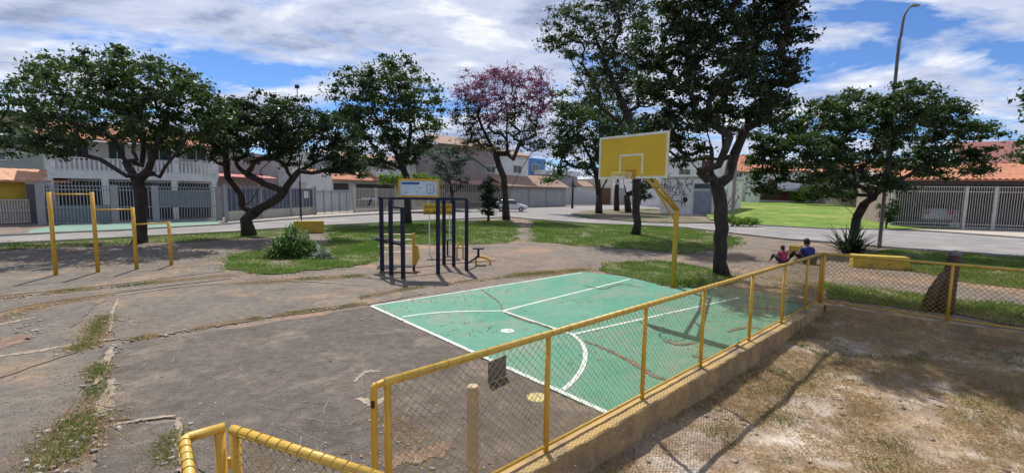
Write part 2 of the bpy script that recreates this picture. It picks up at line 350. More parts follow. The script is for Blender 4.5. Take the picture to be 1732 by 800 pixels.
# dry plot: lumpy ground
drym=mat('dry_soil',(.38,.29,.195),(.24,.175,.125),1.6,.97,.025,26,c3=(.52,.455,.39),s3=.9,lo3=.54,hi3=.68,speck=.35,ss=45)
def zbase(X,Y):
    d2=(X-K.x)*f2.y-(Y-K.y)*f2.x
    return PZ+.20*np.clip(1-d2/4.5,0,1)**1.3
def paddock():
    o=Vector((K.x,K.y)); n=260; m_=220; U=np.linspace(0,1,n)**1.15*26; W=np.linspace(0,1,m_)**1.2*24
    u,w_=np.meshgrid(U,W); X=o.x-fd.x*u+f2.x*w_; Y=o.y-fd.y*u+f2.y*w_
    Z=zbase(X,Y)+.05*(vnoise(X,Y,1.3,1)-.5)+.035*(vnoise(X,Y,.33,2)-.5)+.022*(vnoise(X,Y,.12,3)-.5)
    V=np.stack([X,Y,Z],-1).reshape(-1,3); i,j=np.meshgrid(np.arange(n-1),np.arange(m_-1)); a=(j*n+i).ravel(); F=np.stack([a,a+1,a+n+1,a+n],-1)
    q=npmesh('dry_ground',V,F,drym,smooth=True); q['kind']='structure'; return q
paddock()
# grass patches ------------------------------------------------
turf=mat('turf_soil',(.075,.105,.025),(.13,.135,.05),1.3,.97,.02,20,c3=(.20,.16,.11),s3=.55,lo3=.50,hi3=.62,speck=.3,ss=25)
GR=[([(388,432),(430,425),(500,416),(560,412),(640,410),(642,441),(560,455),(500,462),(412,463),(384,445)],1.),
 ([(-300,446),(0,415),(400,394),(520,385),(640,379),(760,373),(770,380),(600,390),(480,398),(400,405),(200,414),(0,424),(-300,450)],.8),
 ([(560,392),(700,380),(760,375),(850,374),(872,380),(870,405),(860,412),(760,414),(640,412),(560,412)],.9),
 ([(905,374),(1000,380),(1100,384),(1170,389),(1245,403),(1238,416),(1160,430),(1100,424),(1000,417),(905,409)],1.),
 ([(1015,447),(1060,444),(1130,444),(1180,452),(1225,462),(1240,475),(1200,482),(1150,488),(1110,482),(1066,470),(1015,458)],1.),
 ([(1392,478),(1460,486),(1570,502),(1740,524),(1900,560),(1900,575),(1740,553),(1600,530),(1500,518),(1392,505)],.7),
 ([(1500,424),(1600,430),(1732,438),(1900,452),(1950,520),(1732,488),(1640,478),(1500,452),(1440,440)],.85)]
GP=[]
for i,(p,dn) in enumerate(GR):
    q=jag([v.xy for v in P(p)],.3,.26,40+i); GP.append((q,dn)); sheet('grass_patch',q,.024 if i else .028,turf)
bladem=mat('grass_blade',(.085,.175,.022),(.16,.23,.045),.5,.75,tr=(.15,.30,.04),island=.45,c3=(.28,.25,.10),s3=.7,lo3=.46,hi3=.60)
strawm=mat('straw_blade',(.58,.43,.22),(.36,.26,.14),.8,.85,tr=(.5,.36,.18),island=.3)
weedm=mat('weed_blade',(.09,.12,.03),(.21,.18,.08),.9,.8,tr=(.16,.28,.04),island=.3)
def blades(name,X,Y,Zb,h,wd,m_,lean=.5,label=None,cat=None):
    n=len(X); a=rs.rand(n)*6.283; l_=lean*rs.rand(n)*h; b=rs.rand(n)*6.283
    cx,cy=np.cos(a)*wd/2,np.sin(a)*wd/2; hh=h*(.5+.8*rs.rand(n))
    v0=np.stack([X-cx,Y-cy,Zb],-1);v1=np.stack([X+cx,Y+cy,Zb],-1)
    v2=np.stack([X+cx*.6+np.cos(b)*l_*.4,Y+cy*.6+np.sin(b)*l_*.4,Zb+hh*.6],-1); v3=np.stack([X+np.cos(b)*l_,Y+np.sin(b)*l_,Zb+hh],-1)
    V=np.stack([v0,v1,v2,v3],1).reshape(-1,3); F=np.arange(n*4).reshape(-1,4)
    o=npmesh(name,V,F,m_); tag(o,label,cat,kind='stuff'); return o
def scatter(poly,n,ns=.6,th=.35,seed=0):
    px=[p[0] for p in poly];py=[p[1] for p in poly]; X=rs.uniform(min(px),max(px),n*4);Y=rs.uniform(min(py),max(py),n*4)
    k=inpoly(X,Y,poly)&(vnoise(X,Y,ns,seed)*.6+vnoise(X,Y,ns/3,seed+1)*.4+.15*rs.randn(len(X))>th); return X[k][:n],Y[k][:n]
def dens_edge(q,n,sd_):
    L_=[(Vector(q[j]),Vector(q[(j+1)%len(q)])) for j in range(len(q))]; ln=np.array([(b-a).length for a,b in L_]); idx=rs.choice(len(q),n,p=ln/ln.sum()); t=rs.rand(n)
    a=np.array([tuple(L_[k][0]) for k in idx]).reshape(-1,2); b=np.array([tuple(L_[k][1]) for k in idx]).reshape(-1,2); p=a+(b-a)*t[:,None]+rs.randn(n,2)*sd_
    k=vnoise(p[:,0],p[:,1],.6,77)>.42; k&=~inpoly(p[:,0],p[:,1],court_poly); return p[k,0],p[k,1]
for i,(q,dn) in enumerate(GP):
    ar=abs(sum(q[j][0]*q[(j+1)%len(q)][1]-q[(j+1)%len(q)][0]*q[j][1] for j in range(len(q))))/2
    Yc=sum(p[1] for p in q)/len(q); n=int(min(60000,ar*900/(max(1,Yc/11)**1.6)*dn)); X,Y=scatter(q,n,.9,.43,i)
    ring=dens_edge(q,int(n*.22),.28); X=np.concatenate([X,ring[0]]);Y=np.concatenate([Y,ring[1]])
    h=np.full(len(X),.075)*(.6+.9*vnoise(X,Y,.7,60+i)); blades('grass',X,Y,np.full(len(X),.03),h,.014*max(1,Yc/12),bladem,.9)
def line_weeds(name,px,n,spread,z,m_,h=.06,wd=.008,gap=.45,seed=0,spread_y=None):
    pts=spline(P(px,z),12); X=[];Y=[]; r=random.Random(seed)
    for _ in range(n):
        t=r.random()*(len(pts)-1); i=int(t); p=pts[i].lerp(pts[min(i+1,len(pts)-1)],t-i)
        if vnoise(np.array([p.x]),np.array([p.y]),.55,seed+3)[0]<gap: continue
        X.append(p.x+r.gauss(0,spread));Y.append(p.y+r.gauss(0,spread))
    X=np.array(X);Y=np.array(Y); blades(name,X,Y,np.full(len(X),z),np.full(len(X),h),wd,m_,1.1)
cr=[([(0,545),(60,520),(180,500)],1300,.10,.5),([(0,505),(120,492),(230,482),(300,475),(395,466)],3800,.09,.42),([(180,535),(165,555),(150,580),(130,592)],1500,.09,.1),
 ([(168,618),(164,640)],650,.07,.1),([(140,705),(130,730),(105,760),(95,790)],2300,.13,.2),([(165,640),(150,700)],600,.10,.35),([(225,575),(300,562),(430,540),(520,527),(620,514)],3000,.04,.45),([(400,480),(480,475),(560,470),(610,467)],2600,.12,.45),
 ([(610,505),(700,488),(850,470),(960,458)],2500,.05,.5),([(290,790),(280,760),(300,730)],400,.07,.3),([(870,466),(930,462),(1000,456)],3000,.16,.3),([(640,700),(690,730),(700,790)],600,.1,.3),
 ([(1300,470),(1340,478),(1380,488)],600,.12,.3)]
for i,(px,n,s,gp_) in enumerate(cr): 
    line_weeds('weeds',px,int(n*.75),s*.85,SZ-.01,weedm,.055,.008,gp_+.12,100+i)
    line_weeds('dry_weeds',px,int(n*1.6),s*1.6,SZ-.01,strawm,.045,.006,gp_-.2,130+i)
# crumbled concrete and pebbles
stonem=mat('stone',(.42,.38,.33),(.26,.23,.20),6,.9,island=.3)
def rocks(name,X,Y,z,r_,m_):
    n=len(X); base=np.array([(1,0,0),(-1,0,0),(0,1,0),(0,-1,0),(0,0,.6),(0,0,-.6),(.6,.6,.3),(-.6,.6,.35),(-.6,-.6,.3),(.6,-.6,.35)],float)
    Fb=np.array([(0,6,4),(6,2,4),(2,7,4),(7,1,4),(1,8,4),(8,3,4),(3,9,4),(9,0,4),(6,0,5),(2,6,5),(7,2,5),(1,7,5),(8,1,5),(3,8,5),(9,3,5),(0,9,5)])
    a=rs.rand(n)*6.28; c,s=np.cos(a),np.sin(a); B=base[None]*(1+.5*(rs.rand(n,10,3)-.5)); B[...,0]*=(.7+.7*rs.rand(n))[:,None]
    x=B[...,0]*c[:,None]-B[...,1]*s[:,None]; y=B[...,0]*s[:,None]+B[...,1]*c[:,None]
    r_=np.broadcast_to(r_,(n,)); V=np.stack([X[:,None]+x*r_[:,None],Y[:,None]+y*r_[:,None],z+B[...,2]*r_[:,None]],-1).reshape(-1,3)
    F=(Fb[None]+np.arange(n)[:,None,None]*10).reshape(-1,3); o=npmesh(name,V,F,m_); o['kind']='stuff'; return o
RX=[];RY=[]
for i,(px,n,s,gp_) in enumerate(cr):
    pts=spline(P(px,SZ),12)
    for _ in range(n//16):
        p=rnd.choice(pts); RX.append(p.x+rnd.gauss(0,s*1.3));RY.append(p.y+rnd.gauss(0,s*1.3))
for (cx_,cy_,n,s) in ((60,555,90,16),(215,545,30,8),(125,735,60,22),(200,590,30,8),(180,690,20,8)):
    for _ in range(n): p=G(cx_+rnd.gauss(0,s*1.6),cy_+rnd.gauss(0,s*.6),SZ); RX.append(p.x);RY.append(p.y)
rocks('gravel',np.array(RX),np.array(RY),SZ,.012+.03*rs.rand(len(RX))**2.5,stonem)
X,Y=[],[]
while len(X)<4200:
    p=G(rnd.uniform(-60,980),rnd.uniform(450,800),SZ); X.append(p.x);Y.append(p.y)
rocks('grit',np.array(X),np.array(Y),SZ,.005+.012*rs.rand(len(X))**3,mat('pale_grit',(.45,.40,.35),(.2,.17,.15),7,.9,island=.4))
# dry grass on the plot
def inplot(X,Y):
    rx=X-K.x; ry=Y-K.y; return (rx*fn.x+ry*fn.y>.14)&(rx*(-f2.y)+ry*f2.x<-.16)
def zplot(X,Y): return zbase(X,Y)+.05*(vnoise(X,Y,1.3,1)-.5)+.035*(vnoise(X,Y,.33,2)-.5)
X=rs.uniform(-2,14,520000);Y=rs.uniform(1.5,10.5,520000)
k=inplot(X,Y)&(vnoise(X,Y,.8,5)*.55+vnoise(X,Y,.25,6)*.45+.1*rs.randn(len(X))>.47); X=X[k];Y=Y[k]
blades('dry_grass',X,Y,zplot(X,Y),np.full(len(X),.035),.0055,strawm,3.0)
X=rs.uniform(-2,14,160000);Y=rs.uniform(1.5,10.5,160000)
d_=(X-F0.x)*fn.x+(Y-F0.y)*fn.y
k=inplot(X,Y)&(vnoise(X,Y,.5,8)*.6+vnoise(X,Y,.2,9)*.4+.06*rs.randn(len(X))+.16*np.exp(-d_/.5)>.70); X=X[k];Y=Y[k]
blades('sparse_grass',X,Y,zplot(X,Y),np.full(len(X),.05),.008,weedm,1.3)
X=rs.uniform(-1,12,2500);Y=rs.uniform(1.5,10,2500); k=inplot(X,Y); X=X[k];Y=Y[k]
rocks('clods',X,Y,zplot(X,Y)[:,None],.008+.035*rs.rand(len(X))**4,mat('clod',(.33,.27,.21),(.24,.18,.14),5,.95,island=.3))
# fallen leaves
littm=mat('fallen_leaf',(.16,.085,.04),(.26,.16,.07),6,.8,island=.4)
def leaves(name,X,Y,z,L_,m_):
    n=len(X); a=rs.rand(n)*6.28; ux,uy=np.cos(a),np.sin(a); L_=L_*(.6+.8*rs.rand(n)); t=.35*L_
    V=np.stack([np.stack([X+ux*L_/2,Y+uy*L_/2,z+.008+.012*rs.rand(n)],-1),np.stack([X-uy*t/2,Y+ux*t/2,z+.004+0*X],-1),np.stack([X-ux*L_/2,Y-uy*L_/2,z+.008+.012*rs.rand(n)],-1),np.stack([X+uy*t/2,Y-ux*t/2,z+.004+0*X],-1)],1).reshape(-1,3)
    o=npmesh(name,V,np.arange(n*4).reshape(-1,4),m_); o['kind']='stuff'; return o
X=rs.uniform(-3,9,5200);Y=rs.uniform(4,17,5200); k=(~inplot(X,Y))&(vnoise(X,Y,.8,14)+.2*rs.randn(len(X))+.03*(Y-10)>.74); leaves('leaf_litter',X[k],Y[k],CZ,.065,littm)
X=rs.uniform(7,16,2600);Y=rs.uniform(12,20,2600); leaves('leaf_litter',X,Y,.02,.1,littm)
X=rs.uniform(-24,-8,1800);Y=rs.uniform(14,21,1800); leaves('leaf_litter',X,Y,.03,.11,littm)
# ------------------------------------------------------------ TREES
def leafmat(name,c,c2,tr,rough=.5): return mat(name,c,c2,.5,rough,spec=.42,tr=tr,island=.45)
LM_dark=leafmat('leaf_dark',(.017,.032,.016),(.034,.052,.022),(.04,.08,.014))
LM_mid=leafmat('leaf_mid',(.024,.046,.018),(.050,.078,.026),(.065,.13,.02))
LM_grey=leafmat('leaf_grey_green',(.045,.06,.03),(.075,.09,.045),(.07,.11,.025))
LM_bright=leafmat('leaf_bright',(.10,.20,.02),(.15,.24,.03),(.2,.38,.03))
LM_olive=leafmat('leaf_olive',(.06,.06,.03),(.04,.05,.025),(.09,.09,.03))
LM_pink=leafmat('blossom',(.27,.10,.19),(.17,.08,.12),(.28,.10,.19),.6)
LM_blue=leafmat('leaf_blue',(.05,.085,.06),(.09,.12,.09),(.05,.1,.05))
def leafcloud(name,cent,n,sig,L_,m_,parent,up=.25,seed=0):
    r=np.random.RandomState(seed); c=np.repeat(np.asarray(cent),n,0); k=len(c)
    sc2=r.uniform(.55,1.25,(len(cent),1)).repeat(n,0)*np.clip(np.abs(r.randn(k,1)),.2,1.5)/1.0; dd=r.randn(k,3); dd/=np.linalg.norm(dd,axis=1)[:,None]; p=c+dd*sc2*np.array([sig*1.15,sig*1.15,sig*.5]); nr=r.randn(k,3); nr[:,2]+=up*2; nr/=np.linalg.norm(nr,axis=1)[:,None]
    a=r.randn(k,3); a-=nr*(a*nr).sum(1)[:,None]; a/=np.linalg.norm(a,axis=1)[:,None]; b=np.cross(nr,a)
    l_=(L_*(.6+.8*r.rand(k)))[:,None]
    V=np.stack([p+a*l_*.5,p+b*l_*.24+nr*l_*.05,p-a*l_*.5,p-b*l_*.24+nr*l_*.05],1).reshape(-1,3)
    return npmesh(name,V,np.arange(4*k).reshape(-1,4),m_,parent)
def tree(name,label,base,lobes,trunkpx,limbs=(),clumps=200,npc=80,leaf=.13,lm=LM_dark,r0=.16,sig=.33,seed=0,group='park trees',extra=(),Y=None,tip=.012,step=.45,two=None,depthf=.8,holl=.45):
    r=random.Random(seed); base=Vector(base); Y=Y or base.y
    root=thing(name,label,'tree',base,0,group)
    nodes=[base.copy()]; par=[-1]
    def addpath(pts,start):
        i=start
        for p in pts:
            a=nodes[i]; k=max(1,int((p-a).length/step))
            for j in range(1,k+1):
                q=a.lerp(p,j/k)
                if j<k: q=q+Vector((r.gauss(0,1),r.gauss(0,1),r.gauss(0,.6)))*.05*min(1,(p-a).length/2)
                nodes.append(q); par.append(i); i=len(nodes)-1
        return i
    tpts=[at(a,b,Y) for a,b in trunkpx]; last=addpath(tpts,0); first_ok=max(1,last-1)
    for lb in limbs:
        pts=[]
        for (a,b,*dy) in lb: pts.append(at(a,b,Y+(dy[0] if dy else 0)))
        s=min(range(len(nodes)),key=lambda i:(nodes[i]-pts[0]).length); addpath(pts,s)
    cl=[]; wt=[l_[2]*l_[3] for l_ in lobes]; tot=sum(wt); sc_=Y/FP
    for lb,w_ in zip(lobes,wt):
        cx_,cy_,rx,ry=lb[:4]; dy=lb[4] if len(lb)>4 else 0; c=at(cx_,cy_,Y+dy); rr=Vector((rx*sc_,0,ry*sc_)); rd=min(rx,ry*1.6)*sc_*depthf
        for _ in range(max(1,int(clumps*w_/tot))):
            while True:
                v=Vector((r.uniform(-1,1),r.uniform(-1,1),r.uniform(-1,1)))
                if v.length<=1 and v.length>holl*r.random(): break
            cl.append(c+Vector((v.x*rr.x,v.y*rd,v.z*rr.z)))
    org=nodes[last]; cl.sort(key=lambda p:(p-org).length)
    for c in cl:
        bi=None;bd=1e9; dc=(c-org).length
        for i in range(first_ok,len(nodes)):
            q=nodes[i]; d=(c-q).length; pen=d+max(0,(q-org).length-dc)*1.5+max(0,q.z-c.z)*.9
            if pen<bd: bd=pen;bi=i
        a=nodes[bi]; mid=a.lerp(c,.5)+Vector((r.gauss(0,.1),r.gauss(0,.1),-.04*(c-a).length+r.gauss(0,.08)))*min(1,(c-a).length); addpath([mid,c],bi)
    n=len(nodes); acc=[0.]*n; rad=[0.]*n; ch=[[] for _ in range(n)]
    for i in range(1,n): ch[par[i]].append(i)
    for i in range(n-1,-1,-1):
        rad[i]=max(tip,acc[i]**(1/1.95)) if acc[i] else tip
        if i: acc[par[i]]+=rad[i]**1.95
    k=r0/rad[1]
    for i in range(n): rad[i]=max(tip*.8,rad[i]*(k if rad[i]*k>tip*2 else 1+(k-1)*.5))
    mb=MB()
    for i in range(n):
        if i==0 or len(ch[par[i]])>1 or par[i]==0:
            if i==0: continue
            path=[par[i],i]; j=i
            while len(ch[j])==1: j=ch[j][0]; path.append(j)
            rr=[rad[q] for q in path]; rr[0]=min(rad[path[0]],rad[path[1]]*1.15)
            if path[0]==0: rr[0]=rad[1]*1.35; 
            mb.tube([nodes[q]-base for q in path],rr,9 if rr[0]>.06 else 5)
    mb.build('trunk',bark,root,smooth=True)
    cent=np.array([tuple(c-base) for c in cl]); 
    if two:
        m2,f=two; zc=cent[:,2]; lim=f(cent); leafcloud('crown',cent[~lim],npc,sig,leaf,lm,root,seed=seed); leafcloud('blossom',cent[lim],npc,sig,leaf,m2,root,seed=seed+1)
    else: leafcloud('crown',cent,npc,sig,leaf,lm,root,seed=seed)
    return root
tree('broad_tree','broad umbrella shaped tree with a low forking dark trunk behind the pull up bars',G(236,411),
 [(60,165,55,42,1),(130,140,65,48),(200,128,80,45,-1),(265,150,75,48,1),(320,175,60,40),(372,200,40,35),(30,225,32,40,1),(110,215,70,40,-1),(190,200,80,40,1.5),(260,215,55,38),(90,245,42,20,-1.5),(300,240,40,28,1)],
 [(237,360),(238,325)],[[(222,290),(195,240),(160,205)],[(250,290),(262,255),(280,200)],[(232,270),(225,220,1),(215,170,1)],[(270,300,-.5),(296,262,-.5),(330,215)],[(215,298,-1),(170,270,-1),(110,255,-1.4)],[(240,280,1.2),(244,220,1.8)]],
 clumps=350,npc=100,leaf=.17,lm=LM_mid,r0=.25,sig=.40,seed=3,depthf=1.05)
tree('broad_tree','dark spreading tree with a short trunk forking near the ground left of the aloe bush',G(422,399),
 [(385,200,55,38),(440,185,55,32,1),(500,205,50,36,-1),(360,245,35,30),(430,235,65,38,-1),(500,250,50,32),(560,230,42,34,1),(575,270,38,28),(600,290,18,16)],
 [(416,372)],[[(430,360),(470,335),(505,290),(512,262)],[(410,350),(408,330),(385,300),(382,262)],[(425,340),(445,310,1),(440,288,1),(465,262,1)],[(448,312,-.5),(405,285,-.5),(395,262,-.5)],[(505,290,.6),(560,262,.6)]],
 clumps=310,npc=115,leaf=.165,lm=LM_dark,r0=.30,sig=.38,seed=5)
tree('tall_tree','tall full green tree standing behind the exercise frame',G(690,379),
 [(600,150,38,38),(660,135,50,42,2),(705,165,45,45,-1),(635,200,60,45),(700,225,48,42,1),(590,215,30,38,1),(655,260,50,28,-1),(615,265,30,24),(655,110,14,16),(690,100,10,14),(625,120,12,14)],
 [(689,330),(688,300)],[[(672,265),(650,220),(620,180)],[(690,260),(695,210),(690,150)],[(682,270,1),(660,200,1),(655,140)]],
 clumps=260,npc=100,leaf=.24,lm=LM_mid,r0=.26,sig=.6,seed=7,tip=.02,step=.9)
tree('young_tree','small round tree with pale glossy leaves behind the yellow notice',G(765,356),
 [(745,270,22,22),(780,268,24,22,1),(765,295,34,22),(768,250,20,10)],[(765,325)],[[(758,300),(750,275)],[(772,300),(782,272)]],
 clumps=80,npc=75,leaf=.26,lm=LM_blue,r0=.2,sig=.55,seed=9,tip=.02,step=.9)
tree('blossoming_tree','airy tree with pink blossom on top beside the parked white car',G(856,372),
 [(800,150,32,30),(840,135,36,24,1),(885,140,38,26),(915,165,22,30),(790,195,28,34),(840,190,42,34,-1),(890,195,36,34,1),(800,240,32,24),(850,240,32,22),(905,235,26,24,-1)],
 [(855,340),(852,300)],[[(838,260),(815,215),(800,170)],[(858,260),(858,200),(850,150)],[(864,320,.5),(880,290,.5),(905,250,.5),(925,248)],[(868,270,-1),(885,220,-1),(895,160)],[(830,290),(790,262),(775,245)]],
 clumps=400,npc=58,leaf=.19,lm=LM_olive,r0=.30,sig=.62,seed=13,tip=.022,step=1.,two=(LM_pink,lambda c:(c[:,2]>9.6+1.5*np.sin(c[:,0]*1.3))))
tree('slim_tree','dark narrow young tree between the exercise frame and the pink blossoming tree',G(826,375),
 [(826,330,18,22),(826,350,16,14),(823,312,10,12)],[(826,345)],[],clumps=45,npc=80,leaf=.2,lm=LM_dark,r0=.1,sig=.32,seed=15,tip=.015)
tree('street_tree','green leafy tree on the traffic island left of the basketball pole',G(1013,361,.1),
 [(950,185,30,34),(985,215,44,42,-2),(1020,170,40,44,2),(960,250,32,34),(1005,275,36,28),(1035,235,32,40),(935,290,18,20)],
 [(1013,330),(1010,300)],[[(1000,270),(975,220)],[(1018,320,.5),(1034,290,.5),(1040,250)],[(1015,265),(1022,200)]],
 clumps=230,npc=85,leaf=.34,lm=LM_mid,r0=.36,sig=.9,seed=17,tip=.03,step=1.4)
tree('street_tree','slim dark trunked tree on the traffic island, right neighbour of the leafy island tree',G(1043,357,.1),
 [(1045,250,26,34),(1055,215,22,30)],[(1043,325),(1046,290)],[],clumps=60,npc=60,leaf=.38,lm=LM_dark,r0=.32,sig=.9,seed=19,tip=.03,step=1.4)
tree('street_tree','twin trunked dark tree on the traffic island just left of the thick bare trunk',G(1063,359,.1),
 [(1075,235,30,38),(1100,265,30,30)],[(1060,330)],[[(1055,310),(1050,285)],[(1072,325),(1085,290)]],clumps=70,npc=60,leaf=.38,lm=LM_dark,r0=.36,sig=.9,seed=21,tip=.03,step=1.4)
tree('tall_tree','tall sparse tree rising behind the yellow backboard with a straight grey trunk',G(1075,398),
 [(960,40,40,34),(1010,20,46,40,1),(1060,40,44,50,-1),(1000,90,48,40),(1050,110,48,44,1),(1010,150,40,30),(1080,160,42,36),(940,75,24,22),(1030,-30,50,34)],
 [(1076,340),(1077,290),(1078,240)],[[(1060,190),(1030,120),(1005,60)],[(1080,180),(1075,100),(1065,30)],[(1050,210,1),(1000,170,1),(965,100,1)]],
 clumps=320,npc=70,leaf=.17,lm=LM_grey,r0=.24,sig=.42,seed=23,tip=.014,step=.7)
tree('large_tree','largest dark crowned tree, its trunk right behind the basketball pole in the foreground',G(1221,466),
 [(1130,60,55,50),(1200,30,70,55,-.5),(1280,50,65,50,.5),(1335,90,34,32),(1120,130,60,46,.6),(1190,130,75,55,-.6),(1270,140,62,50),(1160,200,55,36),(1230,200,60,32,.8),(1300,185,34,24,-.5),(1150,255,45,28,1.2),(1110,215,40,32,1.2),(1310,20,50,34),(1240,-40,90,45),(1200,-110,80,50),(1300,-60,80,50,-.8),(1380,-90,70,45,-1.),(1340,-150,90,50,-.6),(1240,-170,90,45,1.),(1290,-110,80,50,-1.8),(1400,-150,70,45,.4),(1190,-60,70,40,-1.6),(1320,-40,60,40,1.2)],
 [(1219,420),(1219,370),(1217,330)],[[(1205,300),(1203,250),(1190,200)],[(1232,300,.2),(1242,262,.2),(1262,218,.2),(1280,170)],[(1222,270,.6),(1225,200,.6),(1215,120)],[(1196,305,-.3),(1170,275,-.3),(1150,240)],[(1215,280,-.8),(1235,230,-1),(1250,190,-1)]],
 clumps=880,npc=108,leaf=.13,lm=LM_dark,r0=.205,sig=.27,seed=25,tip=.009,step=.3,depthf=1.1)
tree('spreading_tree','low wide glossy leaved tree over the agave and the lamp post',G(1440,421),
 [(1310,235,50,34),(1370,200,60,34),(1440,185,60,34,1),(1520,190,60,42,-1),(1590,200,50,36),(1640,235,42,34),(1300,280,38,30),(1370,265,60,42,-1),(1450,250,70,48),(1540,265,60,42,1),(1620,280,45,26),(1290,315,25,20),(1400,310,40,22,1),(1545,150,22,12),(1490,310,50,18,-1)],
 [(1445,392),(1449,368)],[[(1430,350),(1395,320),(1350,290)],[(1462,345),(1500,315),(1550,290),(1600,262)],[(1450,330,1),(1440,280,1),(1420,220)],[(1478,335,-1),(1500,290,-1.5),(1520,220)]],
 clumps=520,npc=110,leaf=.17,lm=LM_mid,r0=.2,sig=.34,seed=27,tip=.012,step=.5)
tree('street_tree','tree whose leafy branch tips reach in at the right edge of the view',G(1800,470),
 [(1790,250,70,36),(1800,190,65,32),(1820,150,70,50)],[(1800,400),(1800,330)],[[(1780,270),(1745,250)],[(1790,220),(1748,195)]],clumps=90,npc=70,leaf=.15,lm=LM_mid,r0=.15,sig=.3,seed=29)
for i,(a,b,c,rx,ry,lb,lmm,Yy) in enumerate(((1380,338,325,26,14,'dark green shrub at the far end of the lawn',LM_mid,70),(1352,339,331,10,8,'small bright green shrub beside the far carport',LM_bright,76),(1425,340,322,28,18,'dark evergreen behind the lawn and the spreading tree',LM_dark,68),(1090,340,315,16,26,'dark green tree left of the graffiti covered hut',LM_dark,72),(1480,340,318,24,20,'shaded garden shrub by the far beige wall',LM_mid,62))):
    p=at(a,b,Yy); zb=max(.0,p.z); tree('shrub',lb,(p.x,Yy,zb-.1),[(a,c,rx,ry)],[(a,c+ry*.8)],[],clumps=50,npc=60,leaf=.3,lm=lmm,r0=.1,sig=.6,seed=40+i,group='shrubs round the far lawn',tip=.02)
bk=G(1236,383); tree('shrub','low leafy shrub at the near left corner of the bright lawn',bk,[(1245,373,16,7),(1265,374,14,5)],[(1245,378)],[],clumps=40,npc=60,leaf=.2,lm=LM_bright,r0=.05,sig=.35,seed=47,group='shrubs round the far lawn',tip=.015)
p=G(1492,396); tree('shrub','rounded green hedge bush beside the left post of the barred garage',G(1498,388),[(1500,360,14,18),(1512,352,9,16)],[(1500,372)],[],clumps=40,npc=70,leaf=.16,lm=LM_mid,r0=.05,sig=.3,seed=48,group='shrubs round the far lawn',tip=.015)
# strappy plants
def rosette(name,label,base,n,ln,wd,m_,droop=.6,seed=0,up=1.,spread=.35,zs=0.):
    r=random.Random(seed); V=[];F=[]
    for i in range(n):
        a=r.random()*6.283; el=r.uniform(.25,1.25)*up; el=min(el,1.45); l_=ln*r.uniform(.6,1.1); p=Vector((r.uniform(-spread,spread),r.uniform(-spread,spread),0)); p.z=zs*r.random()*max(0,1-p.length/spread/1.3); side=Vector((-math.sin(a),math.cos(a),0)); k=6
        for j in range(k+1):
            t=j/k; e_=el-droop*t; 
            ww=wd*(1-t**1.6)*(.6+.4*math.sin(min(1,t*2)*1.57))+.003; V+=[p-side*ww/2,p+Vector((0,0,-ww*.25)),p+side*ww/2]
            p=p+Vector((math.cos(a)*math.cos(e_),math.sin(a)*math.cos(e_),math.sin(e_)))*l_/k
        o=len(V)-3*(k+1)
        for j in range(k):
            b=o+3*j; F+=[(b,b+1,b+4,b+3),(b+1,b+2,b+5,b+4)]
    q=npmesh(name,[tuple(v) for v in V],F,m_); q.location=base; tag(q,label,'plant'); return q
LMs=leafmat('strap_leaf',(.055,.125,.025),(.09,.17,.035),(.09,.2,.03),.55); LMa=leafmat('agave_leaf',(.02,.03,.022),(.03,.045,.03),(.03,.05,.02)); LMg=leafmat('aloe_leaf',(.12,.17,.14),(.17,.22,.17),(.08,.12,.08),.5)
rosette('aloe_bush','large green strappy leaved bush on the lawn in front of the yellow block',G(498,434),1300,.5,.055,LMs,1.2,1,1.2,.78,1.4)
rosette('aloe_plant','small grey green aloe at the right foot of the strappy bush',G(545,438),46,.75,.08,LMg,1.0,2,1.,.2)
rosette('agave','dark spiky agave at the foot of the low spreading tree',G(1441,428),120,1.55,.10,LMa,.35,3,1.15,.35)
rosette('spiky_plant','small spiky plant in the grass right of the tree stump behind the fence',G(1725,540),24,.5,.03,LMs,.9,6,.8,.1)
# vine on the far fence behind the map board
vr=thing('flowering_vine','bright yellow green vine spilling over the far wall behind the map board','vine',G(690,358))
vc=[at(rnd.uniform(642,745),rnd.gauss(304,4.5),57+rnd.uniform(-.5,.5))-Vector(vr.location) for _ in range(120)]
leafcloud('foliage',[tuple(v) for v in vc],45,.3,.26,LM_bright,vr,seed=5)
mb=MB(); 
for a in (650,672,695,718,738): mb.tube([G(a,356)-Vector(vr.location)+Vector((0,-.0,0)),at(a+3,330,57)-Vector(vr.location),at(a-2,305,57)-Vector(vr.location)],.04,5)
mb.build('stem',bark,vr)
